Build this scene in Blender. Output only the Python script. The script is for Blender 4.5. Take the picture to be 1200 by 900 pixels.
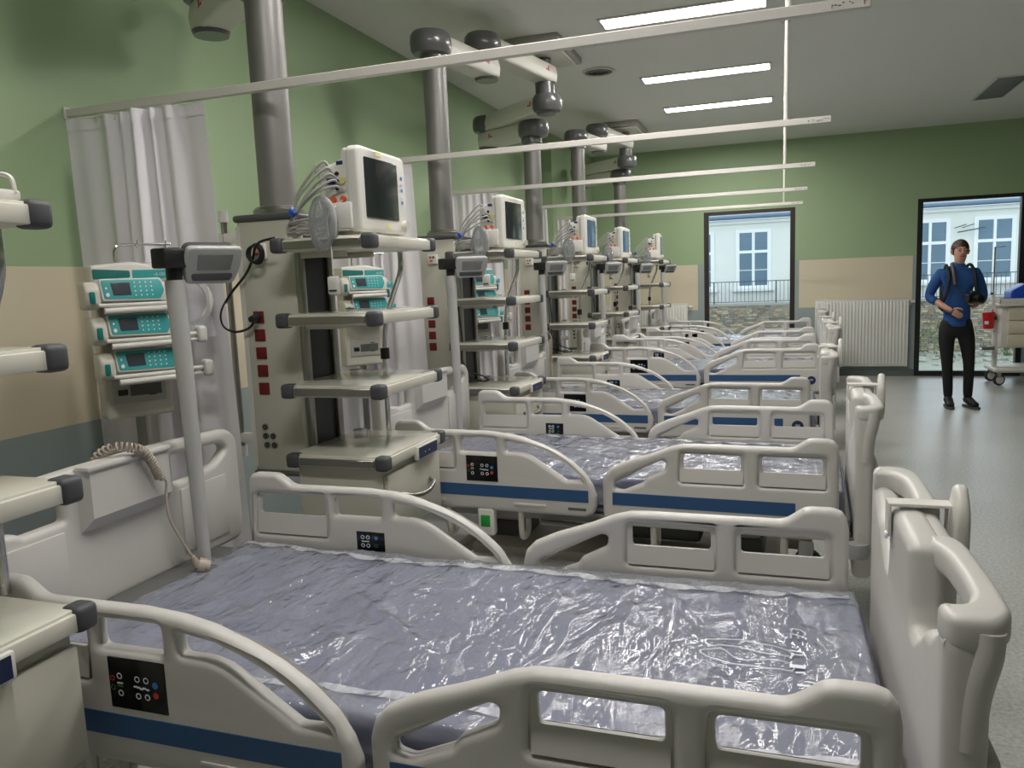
import bpy, bmesh, math, random
from mathutils import Vector, Matrix, Euler, noise
PI = math.pi
random.seed(7)
for o in list(bpy.data.objects): bpy.data.objects.remove(o, do_unlink=True)
SC = bpy.context.scene
COL = SC.collection

# ------------------------------------------------------------------ camera, world, exposure
YAW, PITCH, ROLL, FPX = 0.33351, 0.13016, -0.03943, 918.77
def cam_matrix():
    cy, sy, cp, sp = math.cos(YAW), math.sin(YAW), math.cos(PITCH), math.sin(PITCH)
    fwd = Vector((-sy*cp, cy*cp, -sp)); right = Vector((cy, sy, 0)); up = right.cross(fwd)
    cr, sr = math.cos(ROLL), math.sin(ROLL)
    r2 = cr*right + sr*up; u2 = -sr*right + cr*up
    m = Matrix.Identity(4)
    for i in range(3):
        m[i][0] = r2[i]; m[i][1] = u2[i]; m[i][2] = -fwd[i]
    m.translation = (0, 0, 1.4)
    return m
cd = bpy.data.cameras.new('camera'); cam = bpy.data.objects.new('camera', cd); COL.objects.link(cam)
cam.matrix_world = cam_matrix()
cd.sensor_fit = 'HORIZONTAL'; cd.sensor_width = 36.0; cd.lens = 36.0*FPX/1200.0; cd.clip_start = 0.05; cd.clip_end = 200
SC.camera = cam
SC.view_settings.view_transform = 'Standard'; SC.view_settings.look = 'None'
SC.view_settings.gamma = 1.0; SC.view_settings.use_curve_mapping = False
SC.view_settings.exposure = 0.0
wd = bpy.data.worlds.new('overcast_sky'); SC.world = wd; wd.use_nodes = True
wn = wd.node_tree.nodes; wl = wd.node_tree.links
bg = wn['Background']; bg.inputs['Color'].default_value = (0.86, 0.94, 1.0, 1); bg.inputs['Strength'].default_value = 2.0
LAMP_STRENGTH = 47.0

# ------------------------------------------------------------------ materials
def lin(c):
    c = c/255.0
    return c/12.92 if c <= 0.04045 else ((c+0.055)/1.055)**2.4
def rgb(r, g, b): return (lin(r), lin(g), lin(b), 1)
MATS = {}
def mat(name, col, rough=0.5, metal=0.0, var=0.06, nscale=6.0, bump=0.0, bscale=60.0, coat=0.0, spec=0.5, trans=0.0, emit=None, estr=0.0, sub=None):
    if name in MATS: return MATS[name]
    m = bpy.data.materials.new(name); m.use_nodes = True
    nt = m.node_tree; N = nt.nodes; L = nt.links; p = N['Principled BSDF']
    c = rgb(*col)
    tc = N.new('ShaderNodeTexCoord')
    if var > 0:
        nz = N.new('ShaderNodeTexNoise'); nz.inputs['Scale'].default_value = nscale; nz.inputs['Detail'].default_value = 3
        L.new(tc.outputs['Object'], nz.inputs['Vector'])
        mx = N.new('ShaderNodeMix'); mx.data_type = 'RGBA'
        mx.inputs['A'].default_value = tuple(min(1, v*(1-var)) for v in c[:3])+(1,)
        mx.inputs['B'].default_value = tuple(min(1, v*(1+var)) for v in c[:3])+(1,)
        L.new(nz.outputs['Fac'], mx.inputs['Factor']); L.new(mx.outputs['Result'], p.inputs['Base Color'])
    else: p.inputs['Base Color'].default_value = c
    p.inputs['Roughness'].default_value = rough; p.inputs['Metallic'].default_value = metal
    p.inputs['Specular IOR Level'].default_value = spec; p.inputs['Coat Weight'].default_value = coat
    if trans: p.inputs['Transmission Weight'].default_value = trans
    if bump > 0:
        nb = N.new('ShaderNodeTexNoise'); nb.inputs['Scale'].default_value = bscale; nb.inputs['Detail'].default_value = 3
        L.new(tc.outputs['Object'], nb.inputs['Vector'])
        b = N.new('ShaderNodeBump'); b.inputs['Strength'].default_value = bump; b.inputs['Distance'].default_value = 0.01
        L.new(nb.outputs['Fac'], b.inputs['Height']); L.new(b.outputs['Normal'], p.inputs['Normal'])
    if emit:
        p.inputs['Emission Color'].default_value = rgb(*emit); p.inputs['Emission Strength'].default_value = estr
    MATS[name] = m; return m
mat('bed_plastic', (196, 193, 189), 0.42, var=0.03, nscale=3, bump=0.04, bscale=240)
mat('white_plastic', (216, 213, 207), 0.4, var=0.03)
mat('cream_plastic', (206, 202, 191), 0.38, var=0.03)
mat('beige_metal', (196, 193, 181), 0.35, var=0.04, nscale=3)
mat('shelf_top', (208, 206, 194), 0.14, var=0.04, nscale=3, coat=0.4)
mat('dark_grey', (78, 78, 80), 0.4, var=0.08)
mat('bumper', (72, 73, 77), 0.55, var=0.06)
mat('black', (22, 22, 24), 0.4, var=0.05)
mat('black_gloss', (10, 11, 14), 0.12, var=0.0)
mat('blue_stripe', (48, 84, 128), 0.4, var=0.05)
mat('navy', (28, 40, 78), 0.5, var=0.08)
mat('mattress_blue', (80, 89, 132), 0.55, var=0.08, nscale=8, bump=0.1, bscale=120)
mat('metallic_paint', (128, 126, 124), 0.42, metal=0.45, var=0.04, nscale=2)
mat('chrome', (200, 200, 200), 0.12, metal=1.0, var=0.0)
mat('steel', (150, 148, 142), 0.3, metal=0.9, var=0.04)
mat('cap_grey', (92, 92, 92), 0.28, var=0.05, coat=0.3)
mat('arm_white', (212, 210, 200), 0.4, var=0.03)
mat('socket_red', (112, 22, 24), 0.4, var=0.1, nscale=20)
mat('teal', (60, 158, 158), 0.4, var=0.03)
mat('dark_teal', (32, 110, 104), 0.4, var=0.03)
mat('teal_lever', (20, 120, 118), 0.35, var=0.03)
mat('screen_dark', (44, 48, 50), 0.14, var=0.12, nscale=12)
mat('screen_pump', (62, 66, 74), 0.25, var=0.08)
mat('screen_blue', (70, 100, 132), 0.15, var=0.35, nscale=14)
mat('terminal_screen', (128, 130, 126), 0.12, var=0.1)
mat('silver_plastic', (178, 178, 176), 0.35, var=0.03)
mat('icon_white', (215, 222, 230), 0.5, var=0.0)
mat('icon_red', (190, 60, 48), 0.5, var=0.0)
mat('icon_blue', (60, 130, 200), 0.5, var=0.0)
mat('icon_green', (70, 105, 50), 0.5, var=0.0)
mat('connector_orange', (225, 100, 60), 0.4, var=0.0)
mat('connector_yellow', (215, 205, 120), 0.4, var=0.0)
mat('connector_navy', (30, 40, 96), 0.4, var=0.0)
mat('sticker_yellow', (232, 220, 150), 0.5, var=0.0)
mat('cable_grey', (176, 174, 170), 0.45, var=0.05, nscale=40)
mat('cable_black', (20, 20, 22), 0.5, var=0.0)
mat('cable_beige', (172, 160, 148), 0.45, var=0.05)
mat('tie_blue', (40, 90, 190), 0.4, var=0.0)
mat('green_label', (40, 150, 60), 0.35, var=0.15, nscale=30)
mat('rubber', (40, 40, 42), 0.7, var=0.08)
mat('castor_grey', (150, 150, 150), 0.5, var=0.05)
mat('chassis', (176, 174, 168), 0.42, var=0.05)
mat('chassis_dark', (92, 92, 90), 0.5, var=0.08)
mat('curtain', (240, 236, 242), 0.85, var=0.03, nscale=3, bump=0.06, bscale=300)
mat('rail_white', (214, 209, 203), 0.4, var=0.02)
mat('print_grey', (150, 146, 142), 0.6, var=0.0)
mat('frame_brown', (42, 30, 26), 0.45, var=0.1)
mat('frame_black', (24, 24, 27), 0.4, var=0.1)
mat('radiator_white', (222, 222, 216), 0.4, var=0.02)
mat('skin', (196, 148, 126), 0.55, var=0.05, nscale=14)
mat('hair', (72, 50, 38), 0.5, var=0.2, nscale=60)
mat('sweater', (32, 78, 138), 0.85, var=0.1, nscale=40, bump=0.25, bscale=220)
mat('trousers', (13, 13, 17), 0.8, var=0.15, nscale=30)
mat('shoe', (22, 22, 24), 0.6, var=0.15, nscale=30)
mat('sole', (60, 60, 62), 0.6, var=0.05)
mat('strap_dark', (28, 28, 30), 0.7, var=0.1)
mat('strap_tan', (112, 92, 76), 0.7, var=0.1)
mat('lip', (160, 90, 84), 0.5, var=0.0)
mat('bin_red', (200, 24, 28), 0.35, var=0.05)
mat('box_blue', (24, 70, 190), 0.35, var=0.05)
mat('drawer_cream', (214, 206, 184), 0.45, var=0.03)
mat('facade', (222, 224, 220), 0.85, var=0.05, nscale=0.6, bump=0.1, bscale=8)
mat('facade_white', (232, 236, 236), 0.6, var=0.02)
mat('pane_far', (92, 118, 138), 0.25, var=0.25, nscale=0.8)
mat('gutter', (96, 118, 140), 0.4, var=0.08)
mat('roof_far', (150, 160, 170), 0.7, var=0.1)
mat('stone', (150, 142, 124), 0.9, var=0.45, nscale=3.2, bump=0.3, bscale=14)
mat('coping', (150, 148, 142), 0.85, var=0.1)
mat('rubble', (150, 152, 140), 0.95, var=0.35, nscale=1.6, bump=0.4, bscale=6)
mat('weed', (92, 112, 66), 0.8, var=0.3, nscale=6)
mat('iron', (58, 66, 74), 0.5, var=0.05)
mat('vent_grey', (96, 98, 94), 0.5, var=0.05)
mat('baseboard_grey', (98, 108, 106), 0.5, var=0.05)
mat('paint_green', (156, 178, 140), 0.6, var=0.035, nscale=1.2, bump=0.05, bscale=160)
mat('paint_cream', (216, 205, 180), 0.6, var=0.025, nscale=1.2, bump=0.04, bscale=160)
mat('paint_teal', (152, 164, 163), 0.6, var=0.025, nscale=1.2, bump=0.04, bscale=160)
mat('paint_white', (206, 204, 198), 0.7, var=0.02, nscale=1.0)
mat('ceiling_paint', (226, 226, 220), 0.75, var=0.03, nscale=0.7)
def floor_mat():
    m = bpy.data.materials.new('vinyl_floor'); m.use_nodes = True
    N = m.node_tree.nodes; L = m.node_tree.links; p = N['Principled BSDF']
    tc = N.new('ShaderNodeTexCoord')
    a = N.new('ShaderNodeTexNoise'); a.inputs['Scale'].default_value = 70; a.inputs['Detail'].default_value = 4
    b = N.new('ShaderNodeTexNoise'); b.inputs['Scale'].default_value = 1.3; b.inputs['Detail'].default_value = 2
    L.new(tc.outputs['Object'], a.inputs['Vector']); L.new(tc.outputs['Object'], b.inputs['Vector'])
    r = N.new('ShaderNodeValToRGB'); r.color_ramp.elements[0].position = 0.3; r.color_ramp.elements[0].color = rgb(164, 165, 163)
    r.color_ramp.elements[1].position = 0.7; r.color_ramp.elements[1].color = rgb(206, 206, 203)
    L.new(a.outputs['Fac'], r.inputs['Fac'])
    mx = N.new('ShaderNodeMix'); mx.data_type = 'RGBA'; mx.blend_type = 'MULTIPLY'; mx.inputs['Factor'].default_value = 0.25
    L.new(r.outputs['Color'], mx.inputs['A']); L.new(b.outputs['Fac'], mx.inputs['B'])
    L.new(mx.outputs['Result'], p.inputs['Base Color'])
    p.inputs['Roughness'].default_value = 0.33
    bm_ = N.new('ShaderNodeBump'); bm_.inputs['Strength'].default_value = 0.03; L.new(a.outputs['Fac'], bm_.inputs['Height']); L.new(bm_.outputs['Normal'], p.inputs['Normal'])
    MATS['vinyl_floor'] = m
floor_mat()
def glass_mat(name, tint, fac):
    m = bpy.data.materials.new(name); m.use_nodes = True
    N = m.node_tree.nodes; L = m.node_tree.links; N.clear()
    out = N.new('ShaderNodeOutputMaterial'); t = N.new('ShaderNodeBsdfTransparent'); t.inputs['Color'].default_value = tint
    g = N.new('ShaderNodeBsdfGlossy'); g.inputs['Roughness'].default_value = 0.03
    f = N.new('ShaderNodeFresnel'); f.inputs['IOR'].default_value = 1.45
    mm = N.new('ShaderNodeMath'); mm.operation = 'MULTIPLY'; mm.inputs[1].default_value = fac
    mx = N.new('ShaderNodeMixShader'); L.new(f.outputs[0], mm.inputs[0]); L.new(mm.outputs[0], mx.inputs[0]); L.new(t.outputs[0], mx.inputs[1]); L.new(g.outputs[0], mx.inputs[2])
    L.new(mx.outputs[0], out.inputs['Surface']); MATS[name] = m
glass_mat('window_glass', (0.93, 0.97, 0.98, 1), 1.0)
def wrap_mat(name, haze, bstr, s1, s2):
    # clear polythene film: mostly see-through, milky haze, sharp glints on its creases
    m = bpy.data.materials.new(name); m.use_nodes = True
    N = m.node_tree.nodes; L = m.node_tree.links; N.clear()
    out = N.new('ShaderNodeOutputMaterial'); tc = N.new('ShaderNodeTexCoord')
    mp = N.new('ShaderNodeMapping'); mp.inputs['Scale'].default_value = (1.0, 0.45, 1.0); mp.inputs['Rotation'].default_value = (0, 0, 0.35)
    L.new(tc.outputs['Object'], mp.inputs['Vector'])
    n1 = N.new('ShaderNodeTexNoise'); n1.inputs['Scale'].default_value = s1; n1.inputs['Detail'].default_value = 6; n1.inputs['Distortion'].default_value = 1.6
    n2 = N.new('ShaderNodeTexNoise'); n2.inputs['Scale'].default_value = s2; n2.inputs['Detail'].default_value = 4; n2.inputs['Distortion'].default_value = 0.8
    L.new(mp.outputs[0], n1.inputs['Vector']); L.new(mp.outputs[0], n2.inputs['Vector'])
    ad = N.new('ShaderNodeMath'); ad.operation = 'ADD'
    L.new(n1.outputs['Fac'], ad.inputs[0]); L.new(n2.outputs['Fac'], ad.inputs[1])
    wv = N.new('ShaderNodeMix'); wv.data_type = 'VECTOR'; wv.inputs['Factor'].default_value = 0.12
    L.new(mp.outputs[0], wv.inputs['A']); L.new(n1.outputs['Color'], wv.inputs['B'])
    vo = N.new('ShaderNodeTexVoronoi'); vo.feature = 'DISTANCE_TO_EDGE'; vo.inputs['Scale'].default_value = s2*0.9; L.new(wv.outputs['Result'], vo.inputs['Vector'])
    vm = N.new('ShaderNodeMath'); vm.operation = 'MULTIPLY'; vm.inputs[1].default_value = 0.75; L.new(vo.outputs['Distance'], vm.inputs[0])
    ad2 = N.new('ShaderNodeMath'); ad2.operation = 'ADD'; L.new(ad.outputs[0], ad2.inputs[0]); L.new(vm.outputs[0], ad2.inputs[1])
    b = N.new('ShaderNodeBump'); b.inputs['Strength'].default_value = bstr; b.inputs['Distance'].default_value = 0.02
    L.new(ad2.outputs[0], b.inputs['Height'])
    g = N.new('ShaderNodeBsdfGlossy'); g.inputs['Roughness'].default_value = 0.07; L.new(b.outputs[0], g.inputs['Normal'])
    d = N.new('ShaderNodeBsdfDiffuse'); d.inputs['Color'].default_value = (0.76, 0.78, 0.84, 1)
    t = N.new('ShaderNodeBsdfTransparent'); t.inputs['Color'].default_value = (0.95, 0.95, 0.97, 1)
    h = N.new('ShaderNodeMath'); h.operation = 'MULTIPLY_ADD'; h.inputs[1].default_value = haze; h.inputs[2].default_value = haze*0.55
    L.new(n2.outputs['Fac'], h.inputs[0])
    m1 = N.new('ShaderNodeMixShader'); L.new(h.outputs[0], m1.inputs[0]); L.new(t.outputs[0], m1.inputs[1]); L.new(d.outputs[0], m1.inputs[2])
    f = N.new('ShaderNodeFresnel'); f.inputs['IOR'].default_value = 1.6; L.new(b.outputs[0], f.inputs['Normal'])
    f2 = N.new('ShaderNodeMath'); f2.operation = 'MULTIPLY_ADD'; f2.inputs[1].default_value = 1.25; f2.inputs[2].default_value = 0.0; f2.use_clamp = True
    L.new(f.outputs[0], f2.inputs[0])
    m2 = N.new('ShaderNodeMixShader'); L.new(f2.outputs[0], m2.inputs[0]); L.new(m1.outputs[0], m2.inputs[1]); L.new(g.outputs[0], m2.inputs[2])
    L.new(m2.outputs[0], out.inputs['Surface']); MATS[name] = m
wrap_mat('plastic_wrap', 0.24, 0.75, 5.0, 17.0)
wrap_mat('plastic_bag', 0.22, 0.6, 16.0, 50.0)
wrap_mat('plastic_tape', 0.5, 0.4, 9.0, 40.0)
def emit_mat(name, col, s):
    m = bpy.data.materials.new(name); m.use_nodes = True
    p = m.node_tree.nodes['Principled BSDF']; p.inputs['Base Color'].default_value = (0.8, 0.8, 0.8, 1)
    p.inputs['Emission Color'].default_value = col; p.inputs['Emission Strength'].default_value = s; MATS[name] = m
emit_mat('lamp_diffuser', (1.0, 0.97, 0.925, 1), LAMP_STRENGTH)

# ------------------------------------------------------------------ mesh helpers
def rnd(poly, r, n=4):
    """round the corners of a 2-d polygon"""
    out = []; k = len(poly)
    for i in range(k):
        p = Vector(poly[i][:2]); a = Vector(poly[i-1][:2]); b = Vector(poly[(i+1) % k][:2])
        rr = poly[i][2] if len(poly[i]) > 2 else r
        da = a-p; db = b-p; la = da.length; lb = db.length
        d = min(rr, la*0.48, lb*0.48)
        if d < 1e-5: out.append((p.x, p.y)); continue
        s = p+da*(d/la); e = p+db*(d/lb)
        for j in range(n+1):
            t = j/n; q = s*(1-t)**2+p*2*t*(1-t)+e*t*t; out.append((q.x, q.y))
    return out
def smooth_path(pts, n=6, closed=False):
    P = [Vector(p) for p in pts]; out = []; k = len(P)
    rng = range(k if closed else k-1)
    for i in rng:
        p0 = P[i-1] if (closed or i > 0) else P[0]*2-P[1]
        p1 = P[i]; p2 = P[(i+1) % k]
        p3 = P[(i+2) % k] if (closed or i+2 < k) else P[-1]*2-P[-2]
        for j in range(n):
            t = j/n
            out.append(0.5*((2*p1)+(p2-p0)*t+(2*p0-5*p1+4*p2-p3)*t*t+(3*p1-p0-3*p2+p3)*t**3))
    if not closed: out.append(P[-1])
    return out
PLANES = {'XY': Matrix(((1,0,0,0),(0,1,0,0),(0,0,1,0),(0,0,0,1))), 'XZ': Matrix(((1,0,0,0),(0,0,-1,0),(0,1,0,0),(0,0,0,1))), 'YZ': Matrix(((0,0,1,0),(1,0,0,0),(0,1,0,0),(0,0,0,1)))}
class MB:
    def __init__(s, *mats): s.v = []; s.f = []; s.m = []; s.k = 0; s.mats = list(mats)
    def use(s, k): s.k = k; return s
    def add(s, V, F, M=None):
        o = len(s.v)
        s.v += [tuple(M @ Vector(v)) for v in V] if M else [tuple(v) for v in V]
        for f in F: s.f.append(tuple(i+o for i in f)); s.m.append(s.k)
        return s
    def addbm(s, bm, M=None):
        bm.verts.index_update(); s.add([v.co for v in bm.verts], [[v.index for v in f.verts] for f in bm.faces], M); bm.free(); return s
    def box(s, c, size, bev=0.0, seg=2, rot=None):
        M = Matrix.Translation(c)
        if rot is not None: M = M @ (rot if isinstance(rot, Matrix) else Euler(rot).to_matrix().to_4x4())
        x, y, z = size[0]/2, size[1]/2, size[2]/2
        if bev <= 0:
            V = [(-x,-y,-z),(x,-y,-z),(x,y,-z),(-x,y,-z),(-x,-y,z),(x,-y,z),(x,y,z),(-x,y,z)]
            return s.add(V, [(3,2,1,0),(4,5,6,7),(0,1,5,4),(1,2,6,5),(2,3,7,6),(3,0,4,7)], M)
        bm = bmesh.new(); bmesh.ops.create_cube(bm, size=1.0)
        for v in bm.verts: v.co = Vector((v.co.x*size[0], v.co.y*size[1], v.co.z*size[2]))
        bmesh.ops.bevel(bm, geom=list(bm.edges), offset=min(bev, min(size)*0.49), segments=seg, profile=0.5, affect='EDGES')
        return s.addbm(bm, M)
    def bx(s, x0, x1, y0, y1, z0, z1, bev=0.0, seg=2):
        return s.box(((x0+x1)/2, (y0+y1)/2, (z0+z1)/2), (abs(x1-x0), abs(y1-y0), abs(z1-z0)), bev, seg)
    def cyl(s, p0, p1, r0, r1=None, n=20, caps=True):
        return s.tube([p0, p1], r0, n, radii=[r0, r0 if r1 is None else r1], caps=caps)
    def tube(s, pts, r, n=8, closed=False, radii=None, caps=True):
        P = [Vector(p) for p in pts]; k = len(P); V = []; F = []
        up = None
        for i in range(k):
            a = P[i-1] if (i > 0 or closed) else P[0]; b = P[(i+1) % k] if (i < k-1 or closed) else P[-1]
            t = (b-a)
            if t.length < 1e-9: t = Vector((0,0,1))
            t.normalize()
            if up is None:
                up = Vector((0,0,1)) if abs(t.z) < 0.9 else Vector((1,0,0))
            u = t.cross(up)
            if u.length < 1e-4: u = t.orthogonal()
            u.normalize(); w = u.cross(t).normalized(); up = w
            rr = radii[i] if radii else r
            for j in range(n):
                a_ = 2*PI*j/n; V.append(P[i]+u*(rr*math.cos(a_))+w*(rr*math.sin(a_)))
        for i in range(k if closed else k-1):
            i2 = (i+1) % k
            for j in range(n): F.append((i*n+j, i*n+(j+1) % n, i2*n+(j+1) % n, i2*n+j))
        if caps and not closed:
            F.append(tuple(range(n-1, -1, -1))); F.append(tuple((k-1)*n+j for j in range(n)))
        return s.add(V, F)
    def lathe(s, prof, n=24, M=None):
        V = []; F = []; k = len(prof)
        for r, z in prof:
            for j in range(n): a = 2*PI*j/n; V.append((r*math.cos(a), r*math.sin(a), z))
        for i in range(k-1):
            for j in range(n): F.append((i*n+j, i*n+(j+1) % n, (i+1)*n+(j+1) % n, (i+1)*n+j))
        F.append(tuple(range(n-1, -1, -1))); F.append(tuple((k-1)*n+j for j in range(n)))
        return s.add(V, F, M)
    def plate(s, outer, holes, thick, bev, plane, off, bres=2, M=None):
        """a flat plate with holes and rounded edges; outer and holes are 2-d polygons in the named plane"""
        cu = bpy.data.curves.new('tmp', 'CURVE'); cu.dimensions = '2D'; cu.fill_mode = 'BOTH'
        bev = min(bev, thick*0.499)
        cu.extrude = thick/2-bev; cu.bevel_depth = bev; cu.bevel_resolution = bres; cu.offset = -bev
        for poly in [outer]+list(holes):
            sp = cu.splines.new('POLY'); sp.points.add(len(poly)-1); sp.use_cyclic_u = True
            for q, pt in zip(sp.points, poly): q.co = (pt[0], pt[1], 0, 1)
        ob = bpy.data.objects.new('tmp', cu); me = bpy.data.meshes.new_from_object(ob)
        T = PLANES[plane].copy()
        o3 = Vector((0, off, 0)) if plane == 'XZ' else (Vector((off, 0, 0)) if plane == 'YZ' else Vector((0, 0, off)))
        T = Matrix.Translation(o3) @ T
        if M: T = M @ T
        bm = bmesh.new(); bm.from_mesh(me); bmesh.ops.remove_doubles(bm, verts=bm.verts, dist=1e-5)
        s.addbm(bm, T)
        bpy.data.meshes.remove(me); bpy.data.objects.remove(ob); bpy.data.curves.remove(cu); return s
    def disc(s, c, r, normal, n=20, inner=0.0, thick=0.002):
        q = Vector(normal).normalized(); M = Matrix.Translation(c) @ q.to_track_quat('Z', 'Y').to_matrix().to_4x4()
        if inner <= 0: return s.lathe([(r, 0), (r, thick)], n, M)
        V = []; F = []
        for j in range(n):
            a = 2*PI*j/n; V += [(r*math.cos(a), r*math.sin(a), thick), (inner*math.cos(a), inner*math.sin(a), thick)]
        for j in range(n): a = 2*j; b = 2*((j+1) % n); F.append((a, b, b+1, a+1))
        return s.add(V, F, M)
    def mesh(s, name, smooth=True, angle=38):
        me = bpy.data.meshes.new(name); me.from_pydata(s.v, [], s.f)
        for mm in s.mats: me.materials.append(MATS[mm])
        me.polygons.foreach_set('material_index', s.m); me.update()
        if smooth and len(me.polygons):
            me.shade_smooth(); me.set_sharp_from_angle(angle=math.radians(angle))
        return me
    def build(s, name, parent=None, loc=(0,0,0), rot=(0,0,0), smooth=True, angle=38):
        o = bpy.data.objects.new(name, s.mesh(name, smooth, angle)); COL.objects.link(o)
        o.parent = parent; o.location = loc; o.rotation_euler = rot; return o
def tag(o, label, cat=None, group=None, kind=None):
    o['label'] = label
    if cat: o['category'] = cat
    if group: o['group'] = group
    if kind: o['kind'] = kind
    return o
def empty(name, loc, rz=0.0, label=None, cat=None, group=None):
    o = bpy.data.objects.new(name, None); COL.objects.link(o); o.location = loc; o.rotation_euler = (0, 0, rz); o.empty_display_size = 0.1
    if label: tag(o, label, cat, group)
    return o
def structure(o): o['kind'] = 'structure'; return o
def kids(o): return [c for c in bpy.data.objects if c.parent == o]
def copy_tree(o, parent=None, skip=()):
    c = o.copy(); COL.objects.link(c); c.parent = parent
    for ch in kids(o):
        if ch.name.split('.')[0] not in skip: copy_tree(ch, c, skip)
    return c
def text_mesh(s, size):
    cu = bpy.data.curves.new('t', 'FONT'); cu.body = s; cu.size = size; cu.align_x = 'CENTER'; cu.align_y = 'CENTER'; cu.extrude = 0.0004; cu.resolution_u = 2
    ob = bpy.data.objects.new('t', cu); me = bpy.data.meshes.new_from_object(ob)
    bm = bmesh.new(); bm.from_mesh(me); bpy.data.meshes.remove(me); bpy.data.objects.remove(ob); bpy.data.curves.remove(cu); return bm
def frame_M(o, right, up):
    """matrix whose local x, y run along right, up at origin o"""
    r = Vector(right).normalized(); u = Vector(up).normalized(); n = r.cross(u)
    M = Matrix.Identity(4)
    for i in range(3): M[i][0] = r[i]; M[i][1] = u[i]; M[i][2] = n[i]; M[i][3] = o[i]
    return M
# ------------------------------------------------------------------ the room
WX, RX, YF, YB, ZC = -2.65, 4.2, 11.07, -2.2, 3.08
ZT, ZG = 0.905, 1.525
m = MB('vinyl_floor'); m.bx(WX-0.2, RX+0.2, YB-0.2, YF+0.25, -0.12, 0.0); structure(m.build('floor', smooth=False))
m = MB('ceiling_paint'); m.bx(WX-0.2, RX+0.2, YB-0.2, YF+0.25, ZC, ZC+0.15)
structure(m.build('ceiling', smooth=False))
m = MB('paint_teal', 'paint_cream', 'paint_green')
def bands(m, x0, x1, y0, y1, zs=((0, ZT, 0), (ZT, ZG, 1), (ZG, ZC, 2))):
    for z0, z1, k in zs: m.use(k).bx(x0, x1, y0, y1, z0, z1)
bands(m, WX-0.2, WX, YB-0.2, YF)
bands(m, WX, WX+0.12, 9.0, YF)
structure(m.build('wall_left', smooth=False))
m = MB('paint_teal', 'paint_cream', 'paint_green')
T0, T1 = YF, YF+0.25
DZ = 2.215; WA, WB, DA, DB = -1.0, 0.165, 1.6, 2.78
def col(x0, x1, cream): bands(m, x0, x1, T0, T1, ((0, ZT, 0), (ZT, ZG, 1 if cream else 0), (ZG, ZC, 2)))
col(WX-0.2, -1.085, True); col(-1.085, WA, False); col(WB, 0.216, False); col(0.216, 1.56, True); col(1.56, DA, False)
col(DB, DB+0.05, False); col(DB+0.05, RX+0.2, True)
m.use(2); m.bx(WA, WB, T0, T1, DZ, ZC); m.bx(DA, DB, T0, T1, DZ, ZC)
m.use(0); m.bx(WA, WB, T0, T1, 0, 0.02)
structure(m.build('wall_far', smooth=False))
m = MB('paint_teal', 'paint_cream', 'paint_green'); bands(m, RX, RX+0.2, YB-0.2, YF); structure(m.build('wall_right', smooth=False))
m = MB('paint_teal', 'paint_cream', 'paint_green'); bands(m, WX, RX, YB-0.2, YB); structure(m.build('wall_back', smooth=False))
m = MB('baseboard_grey'); m.bx(WB+0.0, DA, YF-0.015, YF, 0, 0.09); m.bx(DB, RX, YF-0.015, YF, 0, 0.09); m.bx(WX+0.12, WA, YF-0.015, YF, 0, 0.09); structure(m.build('baseboard_far', smooth=False))
m = MB('baseboard_grey'); m.bx(WX, WX+0.015, YB, 9.0, 0, 0.09); structure(m.build('baseboard_left', smooth=False))
def window(name, x0, x1, z0, z1, fm, w, yy, bars=()):
    m = MB(fm)
    m.bx(x0, x0+w, yy, yy+0.09, z0, z1); m.bx(x1-w, x1, yy, yy+0.09, z0, z1)
    m.bx(x0+w, x1-w, yy, yy+0.09, z1-w*0.7, z1); m.bx(x0+w, x1-w, yy, yy+0.09, z0, z0+w*1.1)
    for b in bars: m.bx(b-w/2, b+w/2, yy+0.01, yy+0.08, z0+w, z1-w)
    o = structure(m.build(name, smooth=False))
    g = MB('window_glass'); g.bx(x0+w, x1-w, yy+0.04, yy+0.05, z0+w, z1-w*0.7); g.build('glass_pane', o, smooth=False)
    return o
window('window_1', WA, WB, 0.02, DZ, 'frame_brown', 0.062, YF+0.0)
window('door_1', DA, DB, 0.0, DZ, 'frame_black', 0.06, YF-0.005)
# ceiling lamps: one row of recessed led strips
for i, y in enumerate((0.9, 2.4, 3.9, 5.42, 7.08, 8.42, 9.74)):
    t = empty('ceiling_lamp', (-0.62, y, ZC), 0,
              'long recessed led ceiling lamp, %s in the row along the ceiling' % ['seventh from the window wall', 'sixth from the window wall', 'fifth from the window wall', 'fourth from the window wall', 'third from the window wall', 'second from the window wall', 'nearest the window wall'][i], 'ceiling lamp', 'led strips in the ceiling')
    f = MB('rail_white')
    f.bx(-0.535, 0.535, -0.115, -0.095, -0.012, 0.0); f.bx(-0.535, 0.535, 0.095, 0.115, -0.012, 0.0); f.bx(-0.535, -0.515, -0.095, 0.095, -0.012, 0); f.bx(0.515, 0.535, -0.095, 0.095, -0.012, 0)
    f.build('lamp_frame', t, smooth=False)
    d = MB('lamp_diffuser'); d.bx(-0.515, 0.515, -0.095, 0.095, -0.008, -0.001); d.build('lamp_diffuser', t, smooth=False)
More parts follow.
